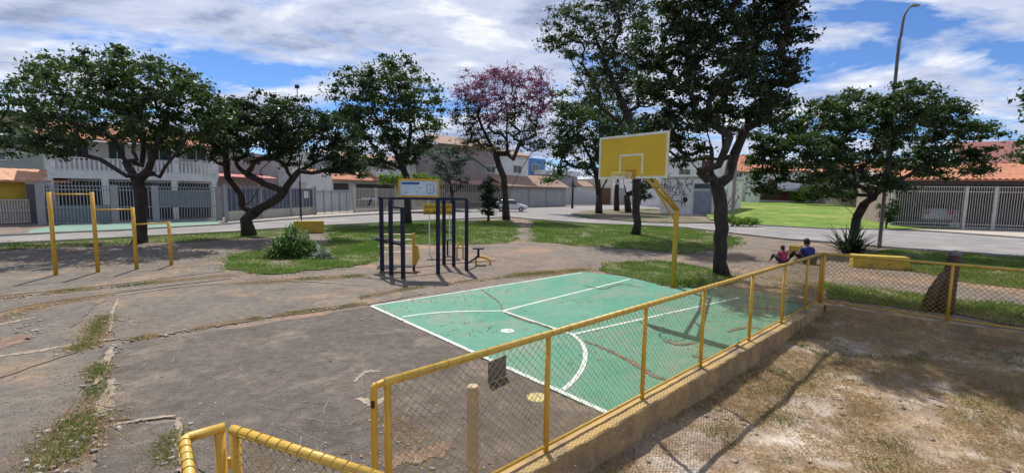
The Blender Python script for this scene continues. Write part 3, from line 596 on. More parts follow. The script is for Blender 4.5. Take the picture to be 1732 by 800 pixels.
# ------------------------------------------------------------ FENCES
POST=[0,1.62]
fz=.10; FH=1.17
ptp=[(943,775),(1100,680),(1189,622),(1263,575),(1316,545),(1357,524)]
ts=[0.0]+[ (G(a,b,fz).xy-F0).dot(fd) for a,b in ptp]+[(K-F0).length]
print('post t',[round(t,2) for t in ts])
def wiremesh(name,A,B,z0,z1,parent,pitch=.058,r_=.0021,m_=None,n=3):
    A=Vector(A);B=Vector(B);d=(B-A);Ln=d.length;d.normalize();H=z1-z0;V=[];F=[]
    nn=Vector((-d.y,d.x)); 
    for sgn in (1,-1):
        u=-H
        while u<Ln:
            a0=max(0,-u) if True else 0; a1=min(H,Ln-u)
            if a1>a0:
                s0,s1=a0,a1
                if sgn==1: p=(u+s0,z0+s0);q=(u+s1,z0+s1)
                else: p=(u+s0,z1-s0);q=(u+s1,z1-s1)
                pp=[Vector((*(A+d*t[0]),t[1])) for t in (p,q)]; dr=(pp[1]-pp[0]).normalized(); x_=Vector((nn.x,nn.y,0)); y_=dr.cross(x_); o=len(V)
                for w_ in pp:
                    for j in range(n): an=2*math.pi*j/n; V.append(w_+(x_*math.cos(an)+y_*math.sin(an))*r_+x_*sgn*.0012)
                for j in range(n): F.append((o+j,o+(j+1)%n,o+n+(j+1)%n,o+n+j))
            u+=pitch
    return npmesh(name,[tuple(v) for v in V],F,m_ or ywire,parent)
def fencerun(root,A,dirv,tl,z0,H,pr=.027,rr=.030,wr=.0024,wp=.078,meshes=True,rings=True):
    o=Vector(root.location)
    pt=lambda t,z:Vector((A.x+dirv.x*t-o.x,A.y+dirv.y*t-o.y,z-o.z))
    for t in tl: MB().tube([pt(t,z0-.05),pt(t,z0+H-.01)],pr,12).build('post',yellow,root,smooth=True)
    mb=MB(); mb.tube([pt(tl[0]-.03,z0+H),pt(tl[-1]+.03,z0+H)],rr,12).build('top_rail',yrail,root,smooth=True)
    MB().tube([pt(tl[0],z0+.055),pt(tl[-1],z0+.055)],.016,10).build('bottom_rail',yellow,root,smooth=True)
    for a,b in zip(tl[:-1],tl[1:]): wiremesh('wire_mesh',pt(a+pr,0).xy,pt(b-pr,0).xy,z0+.06-o.z,z0+H-.02-o.z,root,wp,wr)
    if rings:
        mb=MB(); t=tl[0]+.1; allp=[]
        while t<tl[-1]-.05:
            c=pt(t,z0+H); pts=[c+Vector((dirv.x*(.012*math.sin(a)),dirv.y*(.012*math.sin(a)),0))+Vector((dirv.y*math.cos(a)*(rr+.003),-dirv.x*math.cos(a)*(rr+.003),math.sin(a)*(rr+.003))) for a in [k*.785 for k in range(9)]]
            allp+=pts; t+=.13
        mb.tube(allp,.0024,4)
        mb.build('tie_wire',ywire,root)
f1=thing('chain_link_fence','long yellow chain link fence running from the gate along the green court','fence',(F0.x,F0.y,fz))
fencerun(f1,F0,fd,ts,fz,FH)
A2=K+f2*.0; f2t=[.0,2.13,4.3,6.5,8.7]
f2r=thing('chain_link_fence','yellow chain link fence closing the far side of the dry plot','fence',(K.x,K.y,fz))
fencerun(f2r,K+f2*.055,f2,f2t[:],fz-.0,FH,rings=False,wr=.0040,wp=.095)
# flat plates: second slim inner posts seen near the corner
wallm=mat('wall_concrete',(.50,.34,.13),(.38,.27,.14),2.2,.9,.012,18,c3=(.22,.17,.12),s3=1.6,lo3=.5,hi3=.62)
wallside=mat('wall_bare_shaded_side',(.42,.28,.12),(.22,.16,.10),2.2,.95,.014,18,c3=(.40,.28,.13),s3=1.6,lo3=.55,hi3=.7,speck=.25,ss=40)  # bare wall side; its shade is put into the darker colour
wallm2=None
def lowwall(name,label,A,dv,nv,t0,t1,w0,w1,zt,zb,seed):
    mb=MB(); n=int((t1-t0)/.12); r=random.Random(seed); rings=[]
    V=[];F=[]
    for i in range(n+1):
        t=t0+(t1-t0)*i/n; a=A+dv*t; j=lambda s:r.uniform(-s,s)
        for off,z in ((w0,zb),(w0+j(.004),zt-.01),(w0+.012,zt+j(.003)),(w1-.014+j(.004),zt+j(.004)),(w1+j(.008),zt-.015+j(.005)),(w1+.01+j(.012),(zt+zb)/2),(w1+.02+j(.02),zb)):
            p=a+nv*off; V.append((p.x-A.x,p.y-A.y,z))
    for i in range(n):
        for k in range(6): b=i*7+k; F.append((b,b+1,b+8,b+7))
    F.append(tuple(range(6,-1,-1))); F.append(tuple(n*7+k for k in range(7)))
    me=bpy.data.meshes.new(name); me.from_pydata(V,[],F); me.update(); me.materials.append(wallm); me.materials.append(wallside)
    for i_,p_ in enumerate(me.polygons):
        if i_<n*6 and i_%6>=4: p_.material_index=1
    o=bpy.data.objects.new(name,me); C.objects.link(o); o.location=(A.x,A.y,0); tag(o,label,'wall'); return o
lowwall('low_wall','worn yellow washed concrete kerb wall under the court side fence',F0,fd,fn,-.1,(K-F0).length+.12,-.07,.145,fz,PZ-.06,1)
n2=Vector((f2.y,-f2.x)); 
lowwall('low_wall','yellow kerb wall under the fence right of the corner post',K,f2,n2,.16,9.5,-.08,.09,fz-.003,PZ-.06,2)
# gate by the camera
gz=1.27
g_=thing('latch_post','bent yellow pipe latch post standing at the gate end of the long fence','gate post',(F0.x-.10*fd.x,F0.y-.10*fd.y,0))
MB().tube(spline([(0,0,0.0),(0,0,.8),(0,0,gz-.05),(.02*fd.x,.02*fd.y,gz-.01),(.09*fd.x,.09*fd.y,gz+.003)],6),.024,12).build('bent_pipe',yellow,g_,smooth=True)
MB().box(-.012,.012,-.03,.0,1.12,1.17).build('latch',blackm,g_)
hp=G(371,724,gz).xy; hq=G(312,741,gz).xy
f3=thing('fence_end','short yellow fence return with pipe rail left of the open gate','fence',(hp.x,hp.y,0))
q=hq-hp; q3=Vector((*q,0))
MB().tube([(0,0,-.0),(0,0,gz-.02)],.027,12).build('post',yellow,f3,smooth=True)
qe=G(322,815,gz).xy-hp; qe=Vector((*qe,0)); dq=(qe-q3).normalized(); MB().tube([(0.02,0.015,gz),tuple(q3*.9+Vector((0,0,gz))),tuple(q3*.98+dq*.008+Vector((0,0,gz-.002))),tuple(q3+dq*.03+Vector((0,0,gz-.006))),tuple(q3+dq*1.4+Vector((0,0,gz-.006)))],.026,12).build('top_rail',yrail,f3,smooth=True)
MB().tube([tuple(q3+dq*1.35),tuple(q3+dq*1.35+Vector((0,0,gz-.02)))],.027,12).build('post',yellow,f3,smooth=True)
wiremesh('wire_mesh',(q3+dq*.05).xy,(q3+dq*1.3).xy,.1,gz-.03,f3)
mb=MB(); t=.04; allp=[]
while t<1.3:
    sd_=Vector((dq.y,-dq.x,0)); allp+=([q3+dq*(t+.02*k/8)+sd_*math.cos(k*.785)*.029+Vector((0,0,gz-.006+math.sin(k*.785)*.029)) for k in range(9)]); t+=.075
mb.tube(allp,.0026,4); mb.build('tie_wire',ywire,f3)
hg=G(397,727,gz).xy; he=G(640,806,gz).xy
gt=thing('gate_leaf','yellow pipe gate leaf with wire wrapped top rail standing open towards the viewer','gate',(hg.x,hg.y,0))
e_=he-hg; el_=e_.length; e_.normalize()
for t in (0,el_): MB().tube([(e_.x*t,e_.y*t,.08),(e_.x*t,e_.y*t,gz)],.026,12).build('upright',yellow,gt,smooth=True)
MB().tube([(-e_.x*.02,-e_.y*.02,gz),(e_.x*(el_+.02),e_.y*(el_+.02),gz)],.026,12).build('top_rail',yrail,gt,smooth=True)
MB().tube([(0,0,.1),(e_.x*el_,e_.y*el_,.1)],.02,10).build('bottom_rail',yellow,gt,smooth=True)
wiremesh('wire_mesh',(e_.x*.03,e_.y*.03),(e_.x*(el_-.03),e_.y*(el_-.03)),.11,gz-.03,gt)
mb=MB(); t=.05; ee=Vector((e_.x,e_.y,0)); sdv=Vector((e_.y,-e_.x,0)); allp=[]
while t<el_:
    allp+=([Vector((0,0,gz))+ee*(t+.02*k/8)+sdv*math.cos(k*.785)*.029+Vector((0,0,math.sin(k*.785)*.029)) for k in range(9)]); t+=.075
mb.tube(allp,.0026,4); mb.build('tie_wire',ywire,gt)
for z in (.35,1.08): MB().tube([(-.035,0.0,z-.03),(-.035,0.0,z+.03)],.012,8).build('hinge',yellow,gt)
# beige bollard and grey plate inside the court side
bl=G(800,652,.95); bol=MB(); bol.tube([(0,0,0),(0,0,.935),(0,0,.95)],[.052,.052,.046],20)
o=bol.build('bollard',mat('beige_post',(.55,.43,.28),(.42,.32,.21),5,.85,.006,30),smooth=False); o.location=(bl.x,bl.y,0); tag(o,'plain beige round post standing behind the first panel of the yellow fence','post')
a=G(826,650,SZ);b=G(855,636,SZ); zt=at(826,612,a.y).z; mb=MB(); mb.bar(Vector((0,0,zt/2+.015)),Vector((b.x-a.x,b.y-a.y,zt/2+.015)),.02,zt-.03)
o=mb.build('metal_plate',mat('grey_plate',(.16,.15,.14),(.12,.115,.11),4,.7)); o.location=(a.x,a.y,0); tag(o,'small dark grey upright square plate on the court edge line','plate')
# ------------------------------------------------------------ BASKETBALL HOOP
ax=R(39.9); nb=Vector((-math.cos(ax),-math.sin(ax),0)); sb=Vector((-math.sin(ax),math.cos(ax),0))   # facing, left along board
bc=Vector((2.615,9.94,0)); bz0,bz1=2.93,3.90
pole=G(1138,486)
hp_=thing('basketball_hoop','yellow basketball backboard with white border on a bent yellow pole at the court end','basketball hoop',(pole.x,pole.y,0))
o0=Vector(hp_.location); rel=lambda p:Vector(p)-o0
bm_=Matrix((( -sb.x,nb.x,0,0),(-sb.y,nb.y,0,0),(0,0,1,0),(0,0,0,1)))
def bw(x,y,z): return rel(bc+(-sb)*x+nb*y+Vector((0,0,z)))
def bbox(name,x0,x1,y0,y1,z0,z1,m_,parent):
    mb=MB(); v=[bw(x,y,z) for z in (z0,z1) for x,y in ((x0,y0),(x1,y0),(x1,y1),(x0,y1))]; mb.add(v,[(0,3,2,1),(4,5,6,7),(0,1,5,4),(1,2,6,5),(2,3,7,6),(3,0,4,7)]); return mb.build(name,m_,parent)
boardm=mat('board_yellow',(.66,.42,.03),(.58,.36,.03),2.5,.6,.002,30,c3=(.60,.33,.04),s3=3,lo3=.6,hi3=.7)
bd=bbox('backboard',-.9,.9,-.03,0,bz0,bz1,boardm,hp_)
mb=MB()
for x0,x1,z0,z1 in ((-.9,.9,bz0,bz0+.05),(-.9,.9,bz1-.05,bz1),(-.9,-.85,bz0+.05,bz1-.05),(.85,.9,bz0+.05,bz1-.05),(-.31,.31,bz0+.50,bz0+.54),(-.31,-.27,bz0+.1,bz0+.50),(.27,.31,bz0+.1,bz0+.50)):
    v=[bw(x,y,z) for z in (z0,z1) for x,y in ((x0,.0),(x1,.0),(x1,.004),(x0,.004))]; mb.add(v,[(0,3,2,1),(4,5,6,7),(0,1,5,4),(1,2,6,5),(2,3,7,6),(3,0,4,7)])
mb.build('board_border',mat('board_white',(.75,.72,.62),(.62,.58,.48),7,.6),hp_)
bbox('rim_plate',-.13,.13,.005,.02,bz0+.0,bz0+.2,mat('rust_orange',(.50,.20,.03),(.42,.26,.04),9,.6),hp_)
rc=bw(0,.33,bz0+.11); rim=MB(); rim.tube([rc+Vector((.225*math.cos(a),.225*math.sin(a),0)) for a in [k*math.pi/12 for k in range(25)]],.010,8); rim.tube([bw(-.08,.02,bz0+.1),rc+Vector(nb)*-.2],.009,6); rim.tube([bw(.08,.02,bz0+.1),rc+Vector(nb)*-.2],.009,6)
rm=rim.build('rim',yrail,hp_,smooth=True)
net=MB()
for k in range(12):
    for s in (1,-1):
        pts=[]
        for j in range(5):
            t=j/4; a=2*math.pi*(k+s*t*1.5)/12; r_=.22*(1-t*.42); pts.append(rc+Vector((r_*math.cos(a),r_*math.sin(a),-.01-.24*t)))
        net.tube(pts,.004,4,False)
net.build('net',mat('net_cord',(.65,.63,.6),None,rough=.9),hp_)
kz=at(1147,352,pole.y).z; top=rel(bc-nb*.12+Vector((0,0,3.35)))
MB().tube([(0,0,-.02),(0,0,kz-.06),(0,0,kz)],.068,16).build('pole',yellow,hp_,smooth=True)
ad=Vector((top.x,top.y,0)); sdv=Vector((-ad.y,ad.x,0)).normalized()*.075
for s in (1,-1): MB().tube([Vector((0,0,kz-.05))+sdv*s*.6,Vector((0,0,kz-.05)).lerp(top,.5)+sdv*s,top+sdv*s*1.6],.038,12).build('arm',yellow,hp_,smooth=True)
for t in (.2,.45,.7): MB().tube([Vector((0,0,kz-.05)).lerp(top,t)-sdv,Vector((0,0,kz-.05)).lerp(top,t+.1)+sdv],.02,8).build('brace',mat('rusty_paint',(.30,.17,.05),(.45,.28,.05),12,.8),hp_)
MB().tube([Vector((0,0,kz-.4)),Vector((0,0,kz-.3)).lerp(top,.55)],.025,8).build('strut',yellow,hp_)
mb=MB()
for s in (-.4,.4):
    mb.bar(bw(s,-.05,bz0+.05),bw(s,-.05,bz1-.05),.05,.04)
mb.bar(bw(-.6,-.09,3.35),bw(.6,-.09,3.35),.05,.04); mb.build('board_frame',yellow,hp_)
# ------------------------------------------------------------ PULL UP BARS
pb=[((95,466),(87,325)),((166,461),(158,325)),((231.5,456),(227,351)),((290,449),(289,375))]
bases=[G(*a) for a,_ in pb]; tops=[at(t[0],t[1],b.y).z for (_,t),b in zip(pb,bases)]
pu=thing('pull_up_bars','three step yellow pull up bars of decreasing height on the shaded concrete','pull-up bars',bases[0]); o0=bases[0]
for b,t in zip(bases,tops): MB().tube([b-o0-Vector((0,0,.05)),b-o0+Vector((0,0,t))],.052,14).build('post',yellow,pu,smooth=True)
for i,z in ((0,tops[0]-.06),(1,tops[2]-.06),(2,tops[3]-.04)): MB().tube([bases[i]-o0+Vector((0,0,z)),bases[i+1]-o0+Vector((0,0,z))],.024,10).build('bar',yellow,pu,smooth=True)
print('pullup',tops,[tuple(b) for b in bases])
# ------------------------------------------------------------ EXERCISE FRAME
eq=[(646.5,457.5,342),(662,465,342),(682,470.5,357),(741,463.5,343),(751,447.5,343),(767.5,450.5,343),(789,457,342)]
eb=[G(a,b) for a,b,_ in eq]; ez=[at(a,c,b.y).z for (a,_,c),b in zip(eq,eb)]; print('eq',[(tuple(round(v,2) for v in b),round(z,2)) for b,z in zip(eb,ez)])
ex=thing('exercise_frame','dark blue outdoor exercise frame with yellow ladder and low seats','exercise equipment',eb[0]); o0=eb[0]
zt=2.32
for i,b in enumerate(eb):
    h=zt if i!=2 else 2.12
    MB().bar(b-o0,b-o0+Vector((0,0,h)),.115,.115).build('post',navy,ex,bevel=.008)
E=[b-o0 for b in eb]; Z=lambda z:Vector((0,0,z))
def beam(i,j,z,w_=.07,h=.06,nm='beam',m_=navy,ext=0): d=(E[j]-E[i]).normalized()*ext; return MB().bar(E[i]+Z(z)-d,E[j]+Z(z)+d,w_,h).build(nm,m_,ex)
beam(0,4,zt+.03,ext=.1); beam(1,3,zt+.032); beam(4,5,zt+.035); beam(3,6,zt+.03); beam(5,6,zt+.036); beam(1,2,2.09); beam(0,1,zt+.033)
MB().bar(E[0]+Z(zt)+Vector((-.7,.2,0)),E[0]+Z(zt+.0),.05,.04).build('handle_bar',mat('pale_metal',(.5,.5,.5),None,rough=.4),ex)
for d in ((-.35,.1,-.28),(.1,-.1,.0)): pass
MB().tube([E[0]+Vector((-.35,.1,zt)),E[0]+Vector((-.45,.12,zt-.22))],.03,8).build('grip',blackm,ex)
beam(5,6,1.95,.03,.03,'bar'); beam(1,3,1.92,.03,.03,'bar')
for z in (1.02,1.1): MB().bar(E[0]+Z(z)+Vector((-.25,0,0)),E[2]+Z(z-.03),.16,.03).build('side_plate',navy,ex)
lad=G(700,457)-o0
MB().bar(lad+Z(.12),lad+Z(1.22),.085,.085).build('ladder_post',yellow,ex,bevel=.008); MB().bar(lad,lad+Z(.14),.07,.07).build('ladder_foot',navy,ex)
for z in (.60,.80,1.0,1.18): MB().tube([E[0]+Z(z),lad+Z(z)],.015,8).build('rung',yrail,ex)
mb=MB(); mb.add([lad+v for v in (Vector((.03,-.02,.08)),Vector((.20,-.02,.42)),Vector((.14,-.02,.8)),Vector((.03,-.02,.85)),Vector((.03,.02,.08)),Vector((.20,.02,.42)),Vector((.14,.02,.8)),Vector((.03,.02,.85)))],[(0,1,2,3),(7,6,5,4),(0,4,5,1),(1,5,6,2),(2,6,7,3),(3,7,4,0)]); mb.build('yellow_plate',yellow,ex)
mb=MB(); c_=(E[0]+E[1]+lad)/3+Z(.18); mb.box(c_.x-.55,c_.x+.6,c_.y-.14,c_.y+.14,.17,.21); mb.build('bench_board',navy,ex,bevel=.01)
mb=MB(); mb.box(c_.x-.5,c_.x+.1,c_.y-.4,c_.y-.26,.15,.185); mb.build('foot_board',navy,ex,bevel=.01)
s1=G(809,447)-o0
MB().bar(s1+Z(.28),s1+Z(.55),.08,.08).build('seat_post',navy,ex); mb=MB(); mb.box(s1.x-.2,s1.x+.2,s1.y-.14,s1.y+.14,.55,.60); mb.build('seat',navy,ex,bevel=.015)
MB().bar(E[6]+Z(.22),s1+Z(.3),.06,.06).build('seat_beam',navy,ex)
MB().tube(spline([s1+Vector((-.08,0,0)),s1+Vector((-.08,0,.22)),s1+Vector((.1,0,.27)),s1+Vector((.35,-.02,.2)),s1+Vector((.42,-.05,.12)),s1+Vector((.43,-.05,0))],5),.04,10).build('base_pipe',yellow,ex,smooth=True)
s2=G(778,437)-o0
mb=MB()
for dx in (-.12,.12): mb.tube([s2+Vector((dx,0,0)),s2+Vector((dx,0,.45)),s2+Vector((dx*.5,0.1,.62))],.035,8)
mb.tube([s2+Vector((-.3,0,.42)),s2+Vector((.2,0,.42))],.03,8); mb.build('yellow_pedals',yellow,ex)
mb=MB(); s3=G(757,432)-o0; mb.box(s3.x-.22,s3.x+.2,s3.y-.12,s3.y+.12,.62,.66); mb.build('seat',navy,ex,bevel=.01); MB().bar(s3+Z(0),s3+Z(.62),.06,.06).build('seat_post',navy,ex)
# map board
YB=eb[0].y*.5+eb[3].y*.5-.2
a=at(674,340,YB);b=at(742,340,YB); H_=at(674,309,YB).z-a.z; Wd=(b-a).length; a.z=zt+.075
ms=thing('map_board','yellow framed pale map board mounted on top of the blue exercise frame','sign',(a.x,a.y,a.z),math.atan2(b.y-a.y,b.x-a.x))
MB().box(0,Wd,.06,.30,0,H_).build('casing',mat('casing_grey',(.30,.28,.27),(.22,.2,.2),4,.8),ms)
mb=MB(); t=.055
for x0,x1,z0,z1 in ((0,Wd,0,t),(0,Wd,H_-t,H_),(0,t,t,H_-t),(Wd-t,Wd,t,H_-t)): mb.box(x0,x1,0,.058,z0,z1)
mb.build('frame',yellow,ms)
MB().box(t,Wd-t,.03,.057,t,H_-t).build('panel',mat('map_panel',(.42,.50,.62),(.58,.63,.68),5,.5),ms)
mb=MB(); mb.box(.1,Wd*.52,.024,.029,H_-.17,H_-.10); mb.build('title_strip',mat('map_blue',(.03,.10,.30),None,rough=.6),ms)
mb=MB(); r=random.Random(4)
for k in range(7): x=.1+r.random()*Wd*.45; z=.12+r.random()*(H_-.36); mb.box(x,x+r.uniform(.03,.1),.0245,.029,z,z+.012)
mb.box(Wd*.70,Wd*.88,.0245,.029,H_-.17,H_-.15); mb.box(Wd*.70,Wd*.715,.0245,.029,.15,H_-.17); mb.box(Wd*.72,Wd*.86,.0245,.029,.12,.14); mb.box(Wd*.78,Wd*.795,.0245,.029,.17,H_-.2); mb.box(Wd*.865,Wd*.88,.0245,.029,.16,H_-.19)
mb.build('map_lines',mat('map_ink',(.05,.13,.18),None,rough=.6),ms)
mb=MB(); 
for k in range(8): mb.tube([(Wd*(.1+.1*k),.03,H_),(Wd*(.1+.1*k)+.03,.03,H_+.07)],.008,4)
mb.build('spikes',yellow,ms)
# notice on two white poles
YN=G(726,432).y; a=at(716,344.5,YN); b=at(770,345,YN); Hn=a.z-at(716,363,YN).z; Wn=(b-a).length
nt=thing('notice_sign','yellow two line notice on two thin white poles behind the exercise frame','sign',(a.x,YN,0),0)
MB().box(0,Wn,-.015,.015,a.z-Hn,a.z).build('panel',mat('notice_yellow',(.62,.42,.03),(.5,.33,.03),5,.6),nt)
for k,tx in enumerate(('RECOLHA OS DEJETOS','DO SEU ANIMAL')):
    cu=bpy.data.curves.new('lettering','FONT'); cu.body=tx; cu.size=Hn*.36; cu.align_x='CENTER'; cu.extrude=.004
    o=bpy.data.objects.new('lettering',cu); C.objects.link(o); bpy.context.view_layer.update(); wd_=o.dimensions.x
    me=bpy.data.meshes.new_from_object(o); bpy.data.objects.remove(o); me.materials.clear(); me.materials.append(blackm)
    o=bpy.data.objects.new('lettering',me); C.objects.link(o); s=min(1,Wn*.92/wd_); me.transform(Matrix.Scale(s,4,(1,0,0))); o.rotation_euler=(R(90),0,0); o.location=(Wn/2,-.022,a.z-Hn*(.42+.45*k)); o.parent=nt
for x in (.18*Wn,.82*Wn): MB().tube([(x,.04,0),(x,.04,a.z-.05)],.022,8).build('pole',white,nt)
# ------------------------------------------------------------ YELLOW BLOCKS, STUMP
def block(name,label,A,B,depth,z0,z1,m_=None):
    A=Vector(A);B=Vector(B); mb=MB(); d=B-A; an=math.atan2(d.y,d.x); mb.box(0,d.length,0,depth,0,z1-z0); o=mb.build(name,m_ or mat('block_yellow',(.55,.38,.05),(.42,.28,.05),3,.8,.006,20,c3=(.2,.15,.1),s3=3,lo3=.6,hi3=.72),bevel=.02); o.location=(A.x,A.y,z0); o.rotation_euler=(0,0,an); tag(o,label,'block'); return o
a=G(497,395);b=G(548,394); block('yellow_block','low yellow painted concrete block at the roadside behind the strappy bush',a,b,.4,0,at(497,374.5,a.y).z)
a=G(1442,452);b=G(1538,458); block('yellow_block','long low yellow concrete bench seen through the fence right of the corner',a,b,.45,0,at(1442,431,a.y).z)
a=G(1333,433);b=G(1352,435); block('yellow_block','short yellow concrete block between the two sitting people',a,b,.35,0,at(1333,415,a.y).z)
st=thing('tree_stump','leaning dark cut tree trunk with a pale sawn top behind the right fence','tree stump',G(1592,527)); o0=Vector(st.location); Ys=o0.y
pts=[Vector((0,0,-.05)),at(1600,500,Ys)-o0,at(1606,470,Ys)-o0,at(1613,442,Ys)-o0,at(1616,432,Ys)-o0]
mb=MB(); mb.tube(pts,[.22,.165,.14,.12,.11],14); mb.tube([at(1568,520,Ys)-o0,at(1580,490,Ys)-o0,at(1598,462,Ys)-o0],[.12,.10,.07],10); mb.ball(at(1606,475,Ys)-o0,.13,.13,.22)
mb.build('trunk',mat('old_bark',(.075,.045,.035),(.12,.08,.06),6,.95,.03,16),st,smooth=True)
c=at(1616,430,Ys)-o0; mb=MB(); mb.ball(c,.13,.125,.09,14,6); mb.build('sawn_top',mat('sawn_wood',(.20,.17,.155),(.13,.11,.10),7,.9),st,smooth=True)
# ------------------------------------------------------------ LAMP POST AND POLES
lp=G(1487,419); lt=thing('street_lamp','tall slender grey street lamp with a curved top rising through the spreading tree','street lamp',lp); Yl=lp.y
tp=at(1519,60,Yl)-lp; tp.x=0; tp.y=0
hd=at(1537,9,Yl)-lp
MB().tube(spline([(0,0,-.1),(0,0,tp.z*.5),(0,0,tp.z*.93),(hd.x*.0+.06,0,tp.z+.0),(.13,0,hd.z-.55),(.32,0,hd.z-.16),(.52,0,hd.z-.03)],8),[.09-.055*i/48 for i in range(49)],12).build('pole',mat('lamp_grey',(.16,.15,.15),(.12,.11,.11),3,.7),lt,smooth=True)
mb=MB(); mb.box(.42,.80,-.10,.10,hd.z-.07,hd.z+.03); mb.build('lamp_head',mat('lamp_head_grey',(.25,.25,.26),None,rough=.5),lt,bevel=.03)
def pole_(name,label,cat,px,py0,py1,Y,r_,m_,extra=None):
    p=at(px,py0,Y); z0=0 if p.z<1.5 else 0; t=thing(name,label,cat,(p.x,Y,0)); zt_=at(px,py1,Y).z
    MB().tube([(0,0,-.1),(0,0,zt_)],[r_,r_*.75],10).build('pole',m_,t,smooth=True); return t,zt_
t,z=pole_('street_lamp','distant lamp post whose head shows above the dark spreading tree','street lamp',503,165,150,34,.04,blackm)
MB().box(-.14,.14,-.08,.08,z,z+.25).build('lamp_head',blackm,t)
t,z=pole_('utility_pole','grey concrete utility pole behind the largest tree','utility pole',1243,300,212,40,.16,concrete)
MB().box(-.7,.7,-.05,.05,z-.5,z-.38).build('crossarm',concrete,t)
t,z=pole_('utility_pole','dark thin pole at the end of the far tiled garage','utility pole',968,349,300,74,.2,blackm)
t,z=pole_('utility_pole','dark slim pole at the kerb in front of the blue fence',"utility pole",509,368,306,G(509,368).y,.09,blackm)
# ------------------------------------------------------------ BUILDINGS
tilem=mat('roof_tile',(.52,.22,.12),(.40,.16,.09),3,.85,.004,30,c3=(.30,.13,.09),s3=1.2,lo3=.5,hi3=.65)
tileo=mat('roof_tile_pale',(.38,.25,.18),(.28,.19,.14),2,.85,.004,30)
def wm(name,c,c2=None,rough=.85): return mat(name,c,c2 or tuple(v*.82 for v in c),1.2,rough,.004,25,c3=tuple(v*.7 for v in c),s3=.7,lo3=.55,hi3=.75)
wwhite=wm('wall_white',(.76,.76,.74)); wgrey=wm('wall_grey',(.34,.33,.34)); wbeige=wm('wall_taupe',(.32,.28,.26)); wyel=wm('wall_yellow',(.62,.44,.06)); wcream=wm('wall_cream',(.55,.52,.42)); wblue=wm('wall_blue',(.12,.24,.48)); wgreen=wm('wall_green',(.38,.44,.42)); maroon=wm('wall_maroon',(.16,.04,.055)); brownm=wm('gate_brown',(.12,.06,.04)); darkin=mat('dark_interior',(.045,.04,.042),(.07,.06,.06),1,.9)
metalg=mat('bar_grey',(.30,.31,.33),(.24,.25,.27),4,.5,spec=.5); metalw=mat('bar_cream',(.56,.53,.47),(.46,.43,.38),4,.55); shutter=mat('shutter_grey',(.40,.40,.41),(.33,.33,.34),1,.6); winm=mat('window_glass',(.05,.09,.10),(.03,.05,.06),2,.12,spec=.8); stonew=mat('stone_wall',(.30,.24,.21),(.18,.14,.13),2.5,.9,.02,10)
